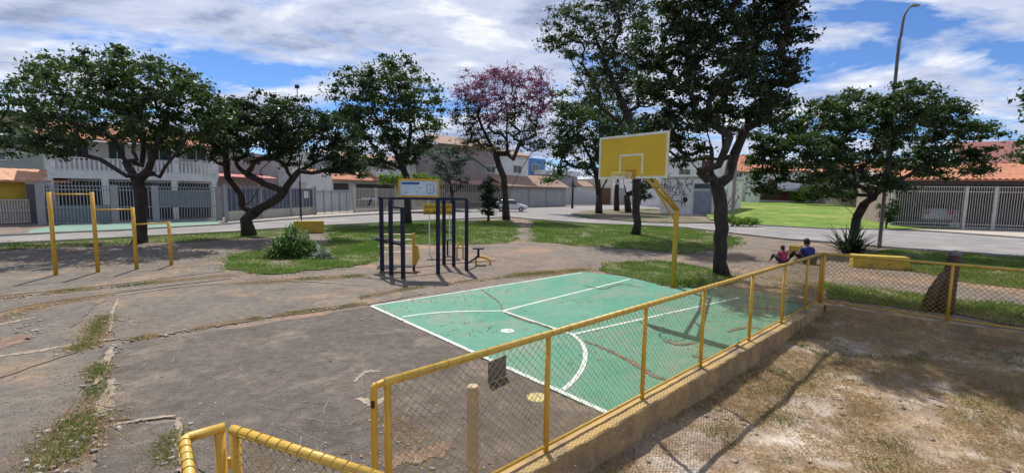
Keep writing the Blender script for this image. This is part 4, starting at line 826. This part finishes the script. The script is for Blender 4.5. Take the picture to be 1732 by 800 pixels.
class Fac:
    """a building front standing on the line between two ground points"""
    def __init__(s,name,label,cat,A,B,group=None):
        s.A=Vector(A); s.A.z=0; s.B=Vector(B); s.B.z=0; d=s.B-s.A; s.w=d.length; s.an=math.atan2(d.y,d.x); s.root=thing(name,label,cat,s.A,s.an,group)
        s.d=d.normalized(); s.n=Vector((-s.d.y,s.d.x,0))
    def uz(s,px,py,v=0.):
        r=ray(px,py); o=s.A+s.n*v; t=(o-CAMP).dot(s.n)/r.dot(s.n); p=CAMP+r*t; return (p-s.A).dot(s.d),p.z
    def box(s,name,px0,px1,py0,py1,v0,v1,m_,parent=None,zfl=None,bev=0.):
        """pixel rectangle (py0 top, py1 bottom) on the plane v0, going back to v1"""
        u0,_=s.uz(px0,(py0+py1)/2,v0); u1,_=s.uz(px1,(py0+py1)/2,v0); pm=(px0+px1)/2; _,z1=s.uz(pm,py0,v0); _,z0=s.uz(pm,py1,v0)
        if zfl is not None: z0=zfl
        return MB().box(min(u0,u1),max(u0,u1),v0,v1,z0,z1).build(name,m_,parent or s.root)
    def ubox(s,name,u0,u1,v0,v1,z0,z1,m_,parent=None): return MB().box(u0,u1,v0,v1,z0,z1).build(name,m_,parent or s.root)
    def roof(s,u0,u1,v0,z0,v1,z1,m_,pitch=.3,amp=.05,th=.1,name='roof'):
        n=int(abs(u1-u0)/pitch*4); rows=max(2,int(math.hypot(v1-v0,z1-z0)/.4)); V=[];F=[]
        for j in range(rows+1):
            for k in range(n+1):
                u=u0+(u1-u0)*k/n; h=amp*abs(math.sin(math.pi*(u-u0)/pitch)); t=j/rows; V.append((u,v0+(v1-v0)*t,z0+(z1-z0)*t+h))
        for j in range(rows):
            for k in range(n): a=j*(n+1)+k; F.append((a,a+1,a+n+2,a+n+1))
        o=len(V); V+=[(u0,v0,z0-th),(u1,v0,z0-th),(u1,v1,z1-th),(u0,v1,z1-th)]; F.append((o+3,o+2,o+1,o)); F.append((o,o+1,n,0)); F.append((o+3,o,0,rows*(n+1))); F.append((o+1,o+2,rows*(n+1)+n,n))
        me=bpy.data.meshes.new(name); me.from_pydata(V,[],F); me.update(); me.materials.append(m_); ob=bpy.data.objects.new(name,me); C.objects.link(ob); ob.parent=s.root; return ob
    def bars(s,name,u0,u1,v,z0,z1,sp,w_,m_,rails=(0.02,.97),parent=None,spike=0.):
        mb=MB(); n=max(1,int((u1-u0)/sp))
        for k in range(n+1):
            u=u0+(u1-u0)*k/n; mb.box(u-w_/2,u+w_/2,v-w_/2,v+w_/2,z0,z1+spike)
        for r_ in rails: z=z0+(z1-z0)*r_; mb.box(u0,u1,v-w_*.8,v+w_*.8,z-.03,z+.03)
        return mb.build(name,m_,parent or s.root)
    def window(s,px0,px1,py0,py1,v=0.,fm=None):
        u0,_=s.uz(px0,py0,v); u1,_=s.uz(px1,py0,v); _,z1=s.uz((px0+px1)/2,py0,v); _,z0=s.uz((px0+px1)/2,py1,v); t=.08; mb=MB(); fm=fm or white
        for a in ((u0,u1,z0,z0+t),(u0,u1,z1-t,z1),(u0,u0+t,z0+t,z1-t),(u1-t,u1,z0+t,z1-t),((u0+u1)/2-t/3,(u0+u1)/2+t/3,z0+t,z1-t)): mb.box(a[0],a[1],v-.05,v-.003,a[2],a[3])
        w_=mb.build('window',fm,s.root); MB().box(u0+t,u1-t,v-.02,v-.006,z0+t,z1-t).build('pane',winm,w_); return w_
# left white two storey house and its gate
h=Fac('white_house','white two storey house with balustraded balconies and tiled roof behind the broad tree','house',G(80,380),G(372,372))
W=h.w; v=2.5; uL=h.uz(84,300,v)[0]; uR=h.uz(366,300,v)[0]; zb=h.uz(225,304,v)[1]; zf=h.uz(225,291,v)[1]; zr=h.uz(225,271,v)[1]; ze=h.uz(225,241,v)[1]; zp=h.uz(225,213,v+3)[1]
h.ubox('wall',uL,uR,v+1.6,v+9,0,ze,wwhite); h.ubox('balcony_slab',uL-.1,uR+.1,v,v+1.6,zb,zf,wwhite)
h.bars('balustrade',uL,uR,v+.06,zf,zr,.26,.10,wwhite,rails=(.0,1.))
for px in (86,297,364): u=h.uz(px,280,v)[0]; h.ubox('pillar',u-.22,u+.22,v-.02,v+.3,zf-.3,ze,wwhite)
for px in (86,180,297,364): u=h.uz(px,340,v)[0]; h.ubox('pillar',u-.2,u+.2,v-.0,v+.35,0,zb,wwhite)
h.roof(uL-.6,uR+.6,v-.5,ze,v+4.5,zp,tilem,.32,.07)
for a,b in ((102,150),(180,212),(245,290),(312,348)): h.window(a,b,236,272,v+1.6)
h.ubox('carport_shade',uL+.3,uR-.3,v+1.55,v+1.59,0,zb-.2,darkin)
for a,b in ((320,352),(262,292)): h.window(a,b,322,345,v+1.53)
g=Fac('street_gate','grey barred street gate with spikes in front of the white two storey house','gate',G(72,381),G(372,373.5))
zt_=g.uz(225,316,0)[1]; g.bars('bars',0,g.w,0,.1,zt_,.17,.045,metalg,rails=(0.,.42,.9,1.),spike=.0)
mb=MB(); k=0
while k*.17<g.w: mb.bar((k*.17,0,zt_),(k*.17+.04,0,zt_+.35+.12*math.sin(k*.9)),.035,.035); k+=1
mb.build('spikes',metalg,g.root); g.ubox('sheet_panel',g.w*.03,g.w*.38,.05,.07,.1,zt_*.5,mat('gate_sheet',(.24,.27,.29),(.2,.22,.24),2,.6)); g.ubox('sheet_panel',g.w*.62,g.w*.95,.05,.07,zt_*.42,zt_*.9,MATS['gate_sheet'])
for u in (0,g.w*.37,g.w*.6,g.w): g.ubox('pillar',u-.2,u+.2,-.05,.3,0,zt_+.1,wgrey)
h=Fac('yellow_house','yellow walled house with low orange roof at the left edge','house',G(-160,386),G(56,378))
zt_=h.uz(30,303,1.)[1]; h.ubox('wall',0,h.w,1.,6,0,zt_,wyel); h.roof(-.5,h.w+2.2,.4,zt_-.1,3.6,h.uz(30,286,3.6)[1],mat('roof_orange',(.60,.33,.2),(.5,.27,.16),1.2,.85),.5,.04)
h.bars('front_gate',0,h.w,0,.1,h.uz(30,338,0)[1],.13,.06,metalw,rails=(0.,.5,1.)); h.ubox('gate_sheet',0,h.w,.06,.08,.1,h.uz(30,340,0)[1]*.95,wcream)
h.ubox('pillar',h.w-.1,h.w+.9,-.1,.4,0,h.uz(60,312,0)[1],mat('pillar_dark',(.09,.085,.09),(.12,.11,.11),3,.9))
h=Fac('green_building','pale green three storey building behind the yellow walled house','building',G(-220,372),G(82,367.5))
zt_=h.uz(40,214,0)[1]; h.ubox('wall',0,h.w,0,10,0,zt_,wgreen); h.ubox('roof_strip',-.2,h.w+.2,-.3,10.3,zt_+.003,zt_+1.1,mat('roof_olive',(.30,.30,.14),(.22,.22,.12),.6,.9)); h.window(-30,14,226,241); h.window(-40,11,256,271); h.window(16,32,257,271); h.window(38,76,226,241)
# beige building with red eave, blue sheet fence
h=Fac('beige_building','long beige walled building with thin red eave behind the blue sheet fence','building',G(366,367),G(525,356))
zt_=h.uz(450,262,2)[1]; h.ubox('wall',0,h.w,2,10,0,zt_,wm('wall_beige2',(.40,.36,.34))); za=h.uz(450,302,.5)[1]; h.roof(0,h.w*.62,.3,za,2.,za+.45,mat('red_sheet',(.38,.08,.07),(.3,.07,.06),2,.6),.6,.03)
f=Fac('sheet_fence','dark blue grey sheet metal fence on a low cream wall behind the dark spreading tree','fence',G(384,375),G(534,363))
zt_=f.uz(450,315,0)[1]; zw=f.uz(450,354,0)[1]; f.ubox('base_wall',0,f.w,-.02,.16,0,zw,wcream); mb=MB(); k=0
while k*.3<f.w-.3: mb.box(k*.3+.02,k*.3+.26,.04+.03*(k%2),.08+.03*(k%2),zw,zt_-.15); k+=1
mb.build('sheet_panel',mat('sheet_blue',(.07,.10,.16),(.10,.13,.19),.7,.5),f.root)
f.bars('bars',0,f.w,0,zw,zt_,.5,.05,metalg,rails=(.9,))
for u in (0,f.w*.32,f.w*.66,f.w): f.ubox('post',u-.1,u+.1,-.08,.1,0,zt_+.1,wgrey)
f.ubox('poster',f.w*.84,f.w*.90,-.01,.02,zw+.9,zw+1.6,white)
h=Fac('white_annex','plain white flat walled annex with a small wall box beside the blue sheet fence','building',G(509,360),G(566,356))
h.box('wall',509,562,293,330,1.5,7,wwhite,zfl=0); h.box('wall_box',508,526,294,309,.9,1.4,mat('box_white',(.6,.6,.62),None,rough=.5)); h.box('upper_floor',515,575,262,276,8,13,wm('wall_upper',(.6,.6,.58)),zfl=3); h.box('roof_tank',551,556,280,292,1.7,2.2,white)
f=Fac('sheet_fence','pale corrugated white sheet gate left of the long barred fence','gate',G(534,363.5),G(598,359.5))
zt_=f.uz(566,322,0)[1]; mb=MB(); k=0
while k*.25<f.w-.2: mb.box(k*.25,k*.25+.22,.04*(k%2),.04*(k%2)+.03,.25,zt_); k+=1
mb.build('sheet_panel',mat('sheet_white',(.50,.52,.54),(.42,.44,.47),.8,.5),f.root); f.bars('bars',0,f.w,-.05,.1,zt_+.1,1.2,.06,metalg,rails=(.9,))
h=Fac('gabled_house','small pale house with orange tiled roof behind the barred fence','house',G(556,354),G(680,350.5))
zw=h.uz(600,305,1)[1]; h.ubox('wall',0,h.w,1,7,0,zw,wm('wall_pale_green',(.46,.50,.47))); h.roof(-.3,h.w+.3,.4,zw,4.2,h.uz(620,292,4.2)[1],tilem,.35,.06)
h.ubox('dark_opening',h.w*.12,h.w*.3,.96,.99,zw-1.4,zw-.5,darkin); h.ubox('dark_opening',h.w*.4,h.w*.95,.96,.99,.2,zw-.5,darkin)
f=Fac('barred_fence','long pale grey barred fence left of the map board','fence',G(599,360),G(750,353))
zt_=f.uz(675,320,0)[1]; f.bars('bars',0,f.w,0,.15,zt_,.22,.05,metalw,rails=(0.,.5,1.))
for k in range(6): f.ubox('post',f.w*k/5-.09,f.w*k/5+.09,-.07,.07,0,zt_+.1,metalw)
f.ubox('base_wall',0,f.w,-.1,.1,0,.35,wcream)
for px0,px1,py0,Yy,lab,mm in ((570,632,255,68,'grey upper storey of a house showing behind the tall full tree',wgrey),(636,730,262,72,'white upper storey behind the vine and the tall tree',wwhite)):
    a=G(px0,352);b=G(px1,350.5); sc_=Yy/a.y; h=Fac('back_house',lab,'house',a*1.,b*1.); 
    h.box('wall',px0,px1,py0+12,340,3,10,mm,zfl=0); h.window(px0+18,px0+30,py0+20,py0+27,3)
    u0,_=h.uz(px0,280,3);u1,_=h.uz(px1,280,3); z=h.uz((px0+px1)/2,py0+12,3)[1]; h.roof(u0-.4,u1+.4,2.5,z,7,z+1.1,tileo,.5,.05)
# taupe / white two storey house, pink canopy
h=Fac('taupe_house','taupe and white two storey house with pink canopy behind the blossoming tree','house',G(742,353.5),G(893,350.5))
zt_=h.uz(790,248,3)[1]; um=h.uz(836,300,3)[0]; ul=h.uz(742,300,3)[0]; h.ubox('wall',ul,um,3,10,0,zt_,wbeige); ur=h.uz(896,300,3)[0]; zt2=h.uz(865,262,3)[1]; h.ubox('side_wing',um+.003,ur,3.4,10,0,zt2,wwhite)
h.roof(ul-.5,um+.5,2.4,zt_,7,zt_+1.8,tileo,.5,.05); h.roof(um-.2,ur+.4,2.8,zt2,7,zt2+1.2,tileo,.5,.05)
h.window(822,838,280,293,2.99); h.window(868,882,280,293,3.39)
zc=h.uz(800,311,0)[1]; h.roof(0,h.uz(850,311,0)[0],-.2,zc,3,zc+.7,mat('canopy_pink',(.50,.26,.25),(.42,.22,.22),1,.8),.4,.04)
h.ubox('stone_front',0,h.w*.45,.3,.6,0,h.uz(790,325,.3)[1],stonew); h.bars('bars',0,h.w*.7,.2,.9,zc-.15,.4,.09,metalw,rails=(.0,1.)); h.ubox('dark_opening',.2,h.w*.7,2.9,2.98,.1,zc-.1,darkin)
h=Fac('tiled_garage','long low garage with tiled roof and grey shutters behind the parked white car','garage',G(852,351.5),G(958,349))
zt_=h.uz(905,316,0)[1]; h.ubox('wall',0,h.w,.15,6,0,zt_,wm('wall_garage',(.36,.34,.33)))
zp=h.uz(870,296,5)[1]; h.roof(-.4,h.w+.5,-.5,zt_-.02,4,zp,tileo,.45,.07)
for a,b in ((.1,.34),(.37,.62),(.65,.9)):
    mb=MB()
    for k in range(10): z=.15+(zt_-.6)*k/10; mb.box(h.w*a,h.w*b,.06+.02*(k%2),.14,z,z+(zt_-.6)/10-.01)
    mb.build('shutter',shutter,h.root)
h=Fac('blue_house','bright blue walled house between the tiled garage and the island tree','house',G(893,347.5),G(925,347))
h.box('wall',890,922,268,345,4,9,wblue,zfl=0); h.window(900,912,278,290,4)
h=Fac('grey_house','grey house with white flat roof and white barred front','house',G(922,347.5),G(1012,346.5))
h.box('wall',926,976,298,345,3,10,wgrey,zfl=0); h.box('roof_slab',918,982,289,297,2.6,10.5,mat('roof_white',(.62,.60,.58),None,rough=.8)); zt_=h.uz(990,318,0)[1]
u0=h.uz(955,330,0)[0]; h.bars('bars',u0,h.w,0,.2,zt_,.4,.11,mat('bar_white',(.62,.63,.65),None,rough=.5),rails=(0.,1.)); h.ubox('front_wall',u0,h.w,.4,.6,0,zt_*.8,shutter)
u1=h.uz(972,310,2)[0];u2=h.uz(1008,310,2)[0]; z=h.uz(990,316,2)[1]; h.roof(u1,u2,1.2,z,4,z+1.3,tileo,.45,.06)
h=Fac('cream_house','cream house with brown gate seen under the yellow backboard','house',G(1008,346.5),G(1115,346))
h.box('wall',1010,1036,303,345,.6,8,wcream,zfl=0); h.box('gate',1012,1033,318,345,.3,.55,brownm,zfl=0); h.box('side_wall',1036,1076,300,345,.8,8,wwhite,zfl=0); h.box('gate',1040,1058,318,345,.5,.75,wgrey,zfl=0); h.box('wing',1076,1112,308,345,1,6,wm('wall_dull',(.30,.27,.26)),zfl=0)
tr_=thing('flowering_shrub','dark red leaved shrub beside the graffiti covered hut','shrub',G(1088,347)); p0=Vector(tr_.location)
leafcloud('foliage',[tuple(at(rnd.uniform(1072,1104),rnd.uniform(322,342),p0.y)-p0+Vector((0,rnd.uniform(-1,1),0))) for _ in range(60)],50,.4,.3,leafmat('leaf_maroon',(.12,.03,.045),(.08,.03,.03),(.12,.03,.04)),tr_,seed=8)
MB().tube([(0,0,0),(0,0,1.5)],.08,6).build('stem',bark,tr_)
# graffiti hut on the island
h=Fac('graffiti_hut','whitish flat roofed hut covered in scribbled graffiti with a grey door on the traffic island','hut',G(1116,362),G(1210,366))
z1=h.uz(1160,302,0)[1]; kd=13.; hutm=mat('hut_wall',(.80,.77,.72),(.70,.67,.62),1.5,.85,.003,20,c3=(.34,.31,.30),s3=3.5,lo3=.56,hi3=.68)
h.ubox('wall',0,h.w,0,kd,.0,z1,hutm); h.ubox('roof',-.12,h.w+.12,-.12,kd+.12,z1+.003,z1+.22,wm('hut_roof',(.46,.43,.40)))
dr=h.box('door',1173,1205,323,364,-.06,-.003,mat('door_grey',(.20,.23,.27),(.26,.29,.33),1.2,.5),zfl=.15)
u0,_=h.uz(1174,330,-.1);u1,_=h.uz(1204,330,-.1); zA=h.uz(1190,311,0)[1]; zB=h.uz(1190,320,0)[1]; zC=h.uz(1190,338,0)[1]; h.ubox('transom',u0,u1,-.06,-.003,zB,zA,winm)
mb=MB(); mb.box(u0-.12,u0,-.1,-.004,.1,zA+.1); mb.box(u1,u1+.12,-.1,-.004,.1,zA+.1); mb.box(u0,u1,-.1,-.004,zB-.08,zB+.04); mb.box((u0+u1)/2-.03,(u0+u1)/2+.03,-.1,-.062,zC,zB-.08); mb.build('door_frame',mat('frame_grey',(.5,.5,.5),None,rough=.6),h.root)
gr=MB(); r=random.Random(12)
def scrib(cx_,cz,s,n):
    p=Vector((cx_,cz)); pts=[]; an=r.random()*6
    for _ in range(n): pts.append((p.x,-.012,p.y)); an+=r.uniform(-1.6,1.6); p=p+Vector((math.cos(an)*s*.8,math.sin(an)*s))
    gr.tube(pts,.045,4,False)
for k in range(17): scrib(r.uniform(.6,h.w*.56),r.uniform(.8,z1-.7),.28,9)
for k in range(9): scrib(.8+k*.62,z1-.95+r.uniform(-.1,.1),.22,7)
for k in range(4): scrib(r.uniform(u0+.5,u1-.5),r.uniform(1.,2.),.25,8)
gr.build('graffiti',mat('spray_paint',(.10,.09,.13),(.22,.17,.26),2,.8),h.root)
g2=MB()
for k in range(12):
    pts=[]; p=Vector((r.uniform(.5,kd-.5),r.uniform(.8,z1-.6))); an=r.random()*6
    for _ in range(8): pts.append((h.w+.012,p.x,p.y)); an+=r.uniform(-1.6,1.6); p+=Vector((math.cos(an)*.3,math.sin(an)*.25))
    g2.tube(pts,.04,4,False)
g2.build('graffiti',MATS['spray_paint'],h.root); MB().ball((h.w*.46,-.01,z1*.42),.33,.02,.36,10,6).build('black_blot',blackm,h.root)
# far houses across the lawn
def farhouse(name,label,px0,px1,py0,py1,Y0,Y1,m_,depth=9.):
    a=at(px0,py1,Y0);b=at(px1,py1,Y1); h=Fac(name,label,'house',a,b); z0=min(a.z,b.z); h.box('wall',px0,px1,py0,py1,0,depth,m_,zfl=-.2); return h
h=farhouse('maroon_trim_house','white house with a maroon painted column rising above the graffiti hut',1138,1236,268,345,86,92,wwhite)
h.box('maroon_column',1188,1200,262,345,-.3,-.003,maroon); h.window(1148,1168,286,296); u0,_=h.uz(1138,268);u1,_=h.uz(1236,268); z=h.uz(1190,268)[1]
h=farhouse('red_roof_house','white house with red tiled roof just right of the utility pole',1238,1275,290,340,88,86,wwhite); u0,_=h.uz(1236,290);u1,_=h.uz(1280,290); z=h.uz(1255,290)[1]; h.roof(u0,u1,-.4,z,5,h.uz(1255,262,5)[1],tilem,.5,.06); h.window(1244,1256,292,300)
h=farhouse('carport_house','white house with wide maroon fronted carport across the lawn',1262,1362,290,339.5,84,76,wwhite)
h.box('carport_roof',1275,1355,320,323,-2.6,0,wgrey); h.box('carport_opening',1286,1346,324,339,-.06,-.003,maroon); h.box('front_wall',1263,1284,325,341,-2.4,-2.2,wwhite,zfl=-.1); h.box('maroon_column',1298,1314,304,320,-.1,-.004,maroon)
u0,_=h.uz(1262,290);u1,_=h.uz(1362,290); z=h.uz(1312,290)[1]; h.roof(u0-.3,u1+.3,-.5,z,6,z+1.8,tilem,.5,.06)
h=farhouse('shaded_house','beige house in shade behind the spreading tree',1370,1500,288,340,76,62,wbeige); h.window(1400,1425,312,328); h.window(1450,1475,312,330); u0,_=h.uz(1370,288);u1,_=h.uz(1500,288); z=h.uz(1435,288)[1]; h.roof(u0-.3,u1+.3,-.5,z,5,z+1.6,tilem,.5,.06)
# barred garage at the right
A=G(1510,384.5);B=G(1688,390.5); D=(B-A).normalized(); B2=A+D*26
h=Fac('barred_garage','open garage with orange tiled roof behind cream bars at the right','garage',A,B2)
zt_=h.uz(1600,316,0)[1]; ze=h.uz(1600,304,.3)[1]; zp=h.uz(1690,277,6)[1]
h.bars('bars',0,h.w,0,.12,zt_,.16,.035,metalw,rails=(0.02,.10,.88,1.))
for px in (1509,1632,1682,1760): u=h.uz(px,350,0)[0]; h.ubox('pillar',u-.11,u+.11,-.1,.12,0,zt_+.05,metalw)
h.roof(-.6,h.w,.2,ze,6.5,zp,tilem,.42,.10); h.ubox('beam',0,h.w,.3,.5,ze-.45,ze-.12,mat('beam_dark',(.07,.05,.045),None,rough=.8))
h.ubox('back_wall',-.1,h.w,8.5,8.8,0,ze,wm('wall_inner',(.30,.24,.21))); h.ubox('side_wall',-.3,-.1,.4,8.5,0,ze-.13,wm('wall_inner2',(.36,.28,.24))); h.ubox('floor',-.1,h.w,.0,8.5,.03,.08,wm('floor_tile',(.34,.29,.25)))
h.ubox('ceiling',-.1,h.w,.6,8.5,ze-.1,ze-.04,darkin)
uc=h.uz(1574,360,2.5)[0]
garA,garD,garN,garan=h.A,h.d,h.n,h.an
k=Fac('red_roof_building','large dull red roofed building rising behind the barred garage','building',h.A+h.n*12-h.d*.0,h.A+h.n*12+h.d*34)
zr0=k.uz(1690,276,0)[1]; zr1=k.uz(1690,246,3)[1]; k.ubox('wall',4,k.w,0.5,8,0,zr0,wwhite); u0=k.uz(1640,262,0)[0]; k.roof(u0,k.w,0,zr0,5,zr1+.6,mat('roof_dull_red',(.32,.13,.11),(.26,.11,.10),1,.85),.6,.03)
# things in the garage
cl=MB(); cl.tube([(0,0,1.05),(0,0,1.5),(0,0,2.0),(0,0,2.15)],[.32,.28,.16,.05],10); p=garA+garD*h.uz(1549,340,3.2)[0]*1.+garN*3.2
o=cl.build('hanging_cloth',mat('cloth_cream',(.6,.57,.5),None,rough=.9),smooth=True); o.location=p; tag(o,'cream cloth hanging inside the barred garage left of the silver car','cloth')
cb2=thing('white_cabinet','small white shelf cabinet inside the garage right of the silver car','cabinet',garA+garD*h.uz(1614,360,2.)[0]+garN*2.,garan)
MB().box(-.35,.35,-.2,.2,.08,.55).build('lower_box',white,cb2); MB().box(-.1,.3,-.15,.15,.55,1.5).build('upper_box',mat('box_red',(.35,.12,.10),(.6,.55,.5),3,.7),cb2); MB().box(-.15,.35,-.18,.18,1.503,1.56).build('top_board',white,cb2)
# ------------------------------------------------------------ CARS
def car(name,label,loc,rz,paint,suv=True,S=1.):
    r_=thing(name,label,'car',loc,rz)
    # length along x (front +x), profile stations: x, half width, z bottom, z belt, z top, half width top
    st=[(-2.15,.70,.42,.80,.82,.66),(-2.08,.82,.32,.98,1.02,.72),(-1.95,.86,.26,1.02,1.25,.70),(-1.6,.88,.24,1.03,1.55,.64),(-.9,.89,.24,1.02,1.63,.64),(0,.89,.24,1.0,1.62,.64),(.45,.89,.24,.99,1.52,.63),(.95,.88,.24,.98,1.16,.68),(1.2,.87,.24,.96,1.02,.76),(1.7,.85,.26,.86,.92,.74),(2.02,.78,.30,.72,.76,.66),(2.14,.62,.40,.62,.64,.55)]
    V=[];F=[]
    for x,w0,zb_,zl,zt2,w1 in st:
        half=[(w0*.9,zb_),(w0,zb_+.14),(w0,(zb_+zl)/2+.1),(w0*.97,zl),(w1,zt2-.04),(w1*.82,zt2)]
        for y,z in half: V.append((x,y,z))
        for y,z in half[::-1]: V.append((x,-y,z))
    n=12
    for i in range(len(st)-1):
        for j in range(n): a=i*n+j;b=i*n+(j+1)%n; F.append((a,b,b+n,a+n))
    F.append(tuple(range(n-1,-1,-1))); F.append(tuple((len(st)-1)*n+j for j in range(n)))
    mb=MB(); mb.add(V,F); b=mb.build('body',paint,r_,smooth=True); sm=b.modifiers.new('s','SUBSURF'); sm.levels=1; sm.render_levels=2
    gm=MATS['glass']
    for s in (1,-1):
        for xa,xb,xc,xd in ((-1.55,-.55,-1.72,-.5),(-.45,.42,-.42,.92)):
            mb=MB(); mb.add([(xc,s*.875,1.04),(xd,s*.875,1.04),(xb,s*.69,1.50),(xa,s*.69,1.50),(xc,s*.84,1.04),(xd,s*.84,1.04),(xb,s*.66,1.50),(xa,s*.66,1.50)],[(0,1,2,3),(7,6,5,4),(0,4,5,1),(1,5,6,2),(2,6,7,3),(3,7,4,0)]); mb.build('side_window',gm,r_)
    mb=MB(); mb.add([(1.14,-.66,1.05),(1.14,.66,1.05),(.5,.55,1.53),(.5,-.55,1.53)],[(0,1,2,3)]); mb.build('windscreen',gm,r_).modifiers.new('t','SOLIDIFY').thickness=.03
    mb=MB(); mb.add([(-2.04,-.64,1.08),(-2.04,.64,1.08),(-1.74,.56,1.5),(-1.74,-.56,1.5)],[(3,2,1,0)]); mb.build('rear_window',gm,r_).modifiers.new('t','SOLIDIFY').thickness=.03
    for x in (-1.32,1.32):
        for s in (1,-1):
            wl=MB().tube([(x,s*.72,.33),(x,s*.90,.33)],.33,20).build('wheel',blackm,r_); MB().tube([(x,s*.89,.33),(x,s*.915,.33)],.2,14).build('rim',mat('rim_grey',(.4,.4,.42),None,rough=.3,metal=.8),wl)
    for s in (1,-1):
        MB().ball((2.02,s*.58,.72),.10,.16,.08).build('headlight',mat('lamp_clear',(.7,.7,.72),None,rough=.1),r_,smooth=True); MB().box(-2.13,-2.02,s*.62-.12,s*.62+.12,.85,1.05).build('tail_light',mat('lamp_red',(.4,.02,.02),None,rough=.2),r_)
        MB().ball((.85,s*.98,1.08),.07,.1,.07).build('mirror',paint,r_,smooth=True)
    MB().box(-2.175,-2.12,-.26,.26,.62,.74).build('number_plate',mat('plate',(.5,.5,.5),None,rough=.4),r_); MB().box(-2.2,-2.05,-.8,.8,.36,.52).build('bumper',mat('bumper_grey',(.12,.12,.13),None,rough=.6),r_)
    return r_
pw=mat('car_white',(.62,.63,.64),None,rough=.25,spec=.6); ps=mat('car_silver',(.34,.36,.38),None,rough=.3,spec=.7,metal=.3)
cp_=G(865,358.5); car('parked_car','white hatchback parked at the far kerb half hidden by the blossoming tree',(cp_.x,cp_.y+.8,.01),R(-3),pw)
gc=garA+garD*uc+garN*3.9; gcar=car('parked_car','silver car parked tail out inside the barred garage',(gc.x,gc.y,.08),garan+R(90),ps); gcar.scale=(1.3,1.3,1.3)
# ------------------------------------------------------------ PEOPLE
skinm=mat('skin',(.28,.15,.10),None,rough=.6); hairm=mat('hair',(.012,.01,.01),None,rough=.5)
def skinned(name,verts,edges,radii,m_,parent,sub=2):
    me=bpy.data.meshes.new(name); me.from_pydata([tuple(v) for v in verts],edges,[]); me.materials.append(m_); o=bpy.data.objects.new(name,me); C.objects.link(o); o.parent=parent
    sk=o.modifiers.new('skin','SKIN'); sk.use_smooth_shade=True
    for i,rr in enumerate(radii):
        me.skin_vertices[0].data[i].radius=(rr if isinstance(rr,tuple) else (rr,rr)); 
    me.skin_vertices[0].data[0].use_root=True
    s_=o.modifiers.new('sub','SUBSURF'); s_.levels=sub; s_.render_levels=sub; return o
def sitter(label,loc,rz,k,shirt,pants,band,lean=0.1,phone=False):
    r_=thing('person',label,'person',loc,rz)      # faces +y, sits on the ground
    v=lambda x,y,z:Vector((x*k,y*k,z*k))
    pel=v(0,0,.11); sp1=v(0,-.02+lean*.3,.28); ch=v(0,lean*.8,.46); nk=v(0,lean*1.1,.60); hd_=v(0,lean*1.3+.02,.70); ht=v(0,lean*1.3+.02,.82)
    V=[pel,sp1,ch,nk,hd_,ht]; Ed=[(0,1),(1,2),(2,3),(3,4),(4,5)]; Rd=[.14,.125,.14,.055,.085,.08]; SH=[]
    for s in (1,-1):
        i=len(V); V+=[v(s*.18,lean*.9,.52),v(s*.25,lean+.10,.33),v(s*.13,lean+.34,.36),v(s*.10,lean+.40,.38)]; Ed+=[(2,i),(i,i+1),(i+1,i+2),(i+2,i+3)]; Rd+=[.062,.045,.033,.03]
        for f_ in range(4): j=len(V); V+=[v(s*(.10-.018*(f_-1.5)),lean+.46,.385),v(s*(.09-.016*(f_-1.5)),lean+.49,.36)]; Ed+=[(i+3,j),(j,j+1)]; Rd+=[.010,.008]
        j=len(V); V+=[v(s*.06,lean+.42,.41)]; Ed+=[(i+3,j)]; Rd+=[.011]
        i=len(V); V+=[v(s*.11,.06,.10),v(s*.20,.46,.40),v(s*.17,.70,.07),v(s*.18,.84,.045)]; Ed+=[(0,i),(i,i+1),(i+1,i+2),(i+2,i+3)]; Rd+=[.095,.06,.042,.035]
    skinned('body',V,Ed,[q*k for q in Rd],skinm,r_)
    SVv=[v(0,-.01,.10),sp1,ch,v(0,lean*1.02,.555)]; SE=[(0,1),(1,2),(2,3)]; SR=[.165,.152,.165,.09]
    for s in (1,-1): i=len(SVv); SVv+=[v(s*.19,lean*.9,.52),v(s*.235,lean+.05,.40)]; SE+=[(2,i),(i,i+1)]; SR+=[.078,.066]
    skinned('shirt',SVv,SE,[q*k for q in SR],shirt,r_)
    PV=[pel]; PE=[]; PR=[.165]
    for s in (1,-1): i=len(PV); PV+=[v(s*.11,.06,.10),v(s*.20,.46,.40),v(s*.175,.66,.12)]; PE+=[(0,i),(i,i+1),(i+1,i+2)]; PR+=[.112,.076,.058]
    skinned('trousers',PV,PE,[q*k for q in PR],pants,r_)
    mb=MB(); mb.ball(v(0,lean*1.3+.0,.775),.098*k,.105*k,.115*k,14,9); mb.ball(v(0,lean*1.3-.09,.72),.05*k,.045*k,.07*k,10,6); mb.build('hair',hairm,r_,smooth=True)
    mb=MB(); mb.ball(v(0,lean*1.3+.115,.745),.014*k,.02*k,.02*k,8,5); mb.build('nose',skinm,r_,smooth=True)
    for s in (1,-1): mb=MB(); mb.ball(v(s*.09,lean*1.3+.02,.745),.012*k,.02*k,.028*k,8,5); mb.build('ear',skinm,r_,smooth=True)
    if band: skinned('shirt_band',[v(0,-.005,.20),v(0,-.005+lean*.2,.24)],[(0,1)],[.168*k,.163*k],band,r_,1)
    return r_
pk=G(1325,446); sitter('child in pink shirt sitting on the ground with back to the viewer',(pk.x,pk.y,0),R(5),.80,mat('shirt_pink',(.36,.05,.11),(.28,.04,.09),5,.9),mat('trousers_dark',(.03,.03,.04),None,rough=.9),mat('shirt_pale',(.4,.3,.33),None,rough=.9))
pa=G(1369,447); sitter('adult in blue shirt sitting beside the yellow block, back to the viewer',(pa.x,pa.y,0),R(12),1.12,mat('shirt_blue',(.03,.04,.16),(.02,.03,.11),5,.9),mat('trousers_black',(.02,.02,.025),None,rough=.9),None,.14)
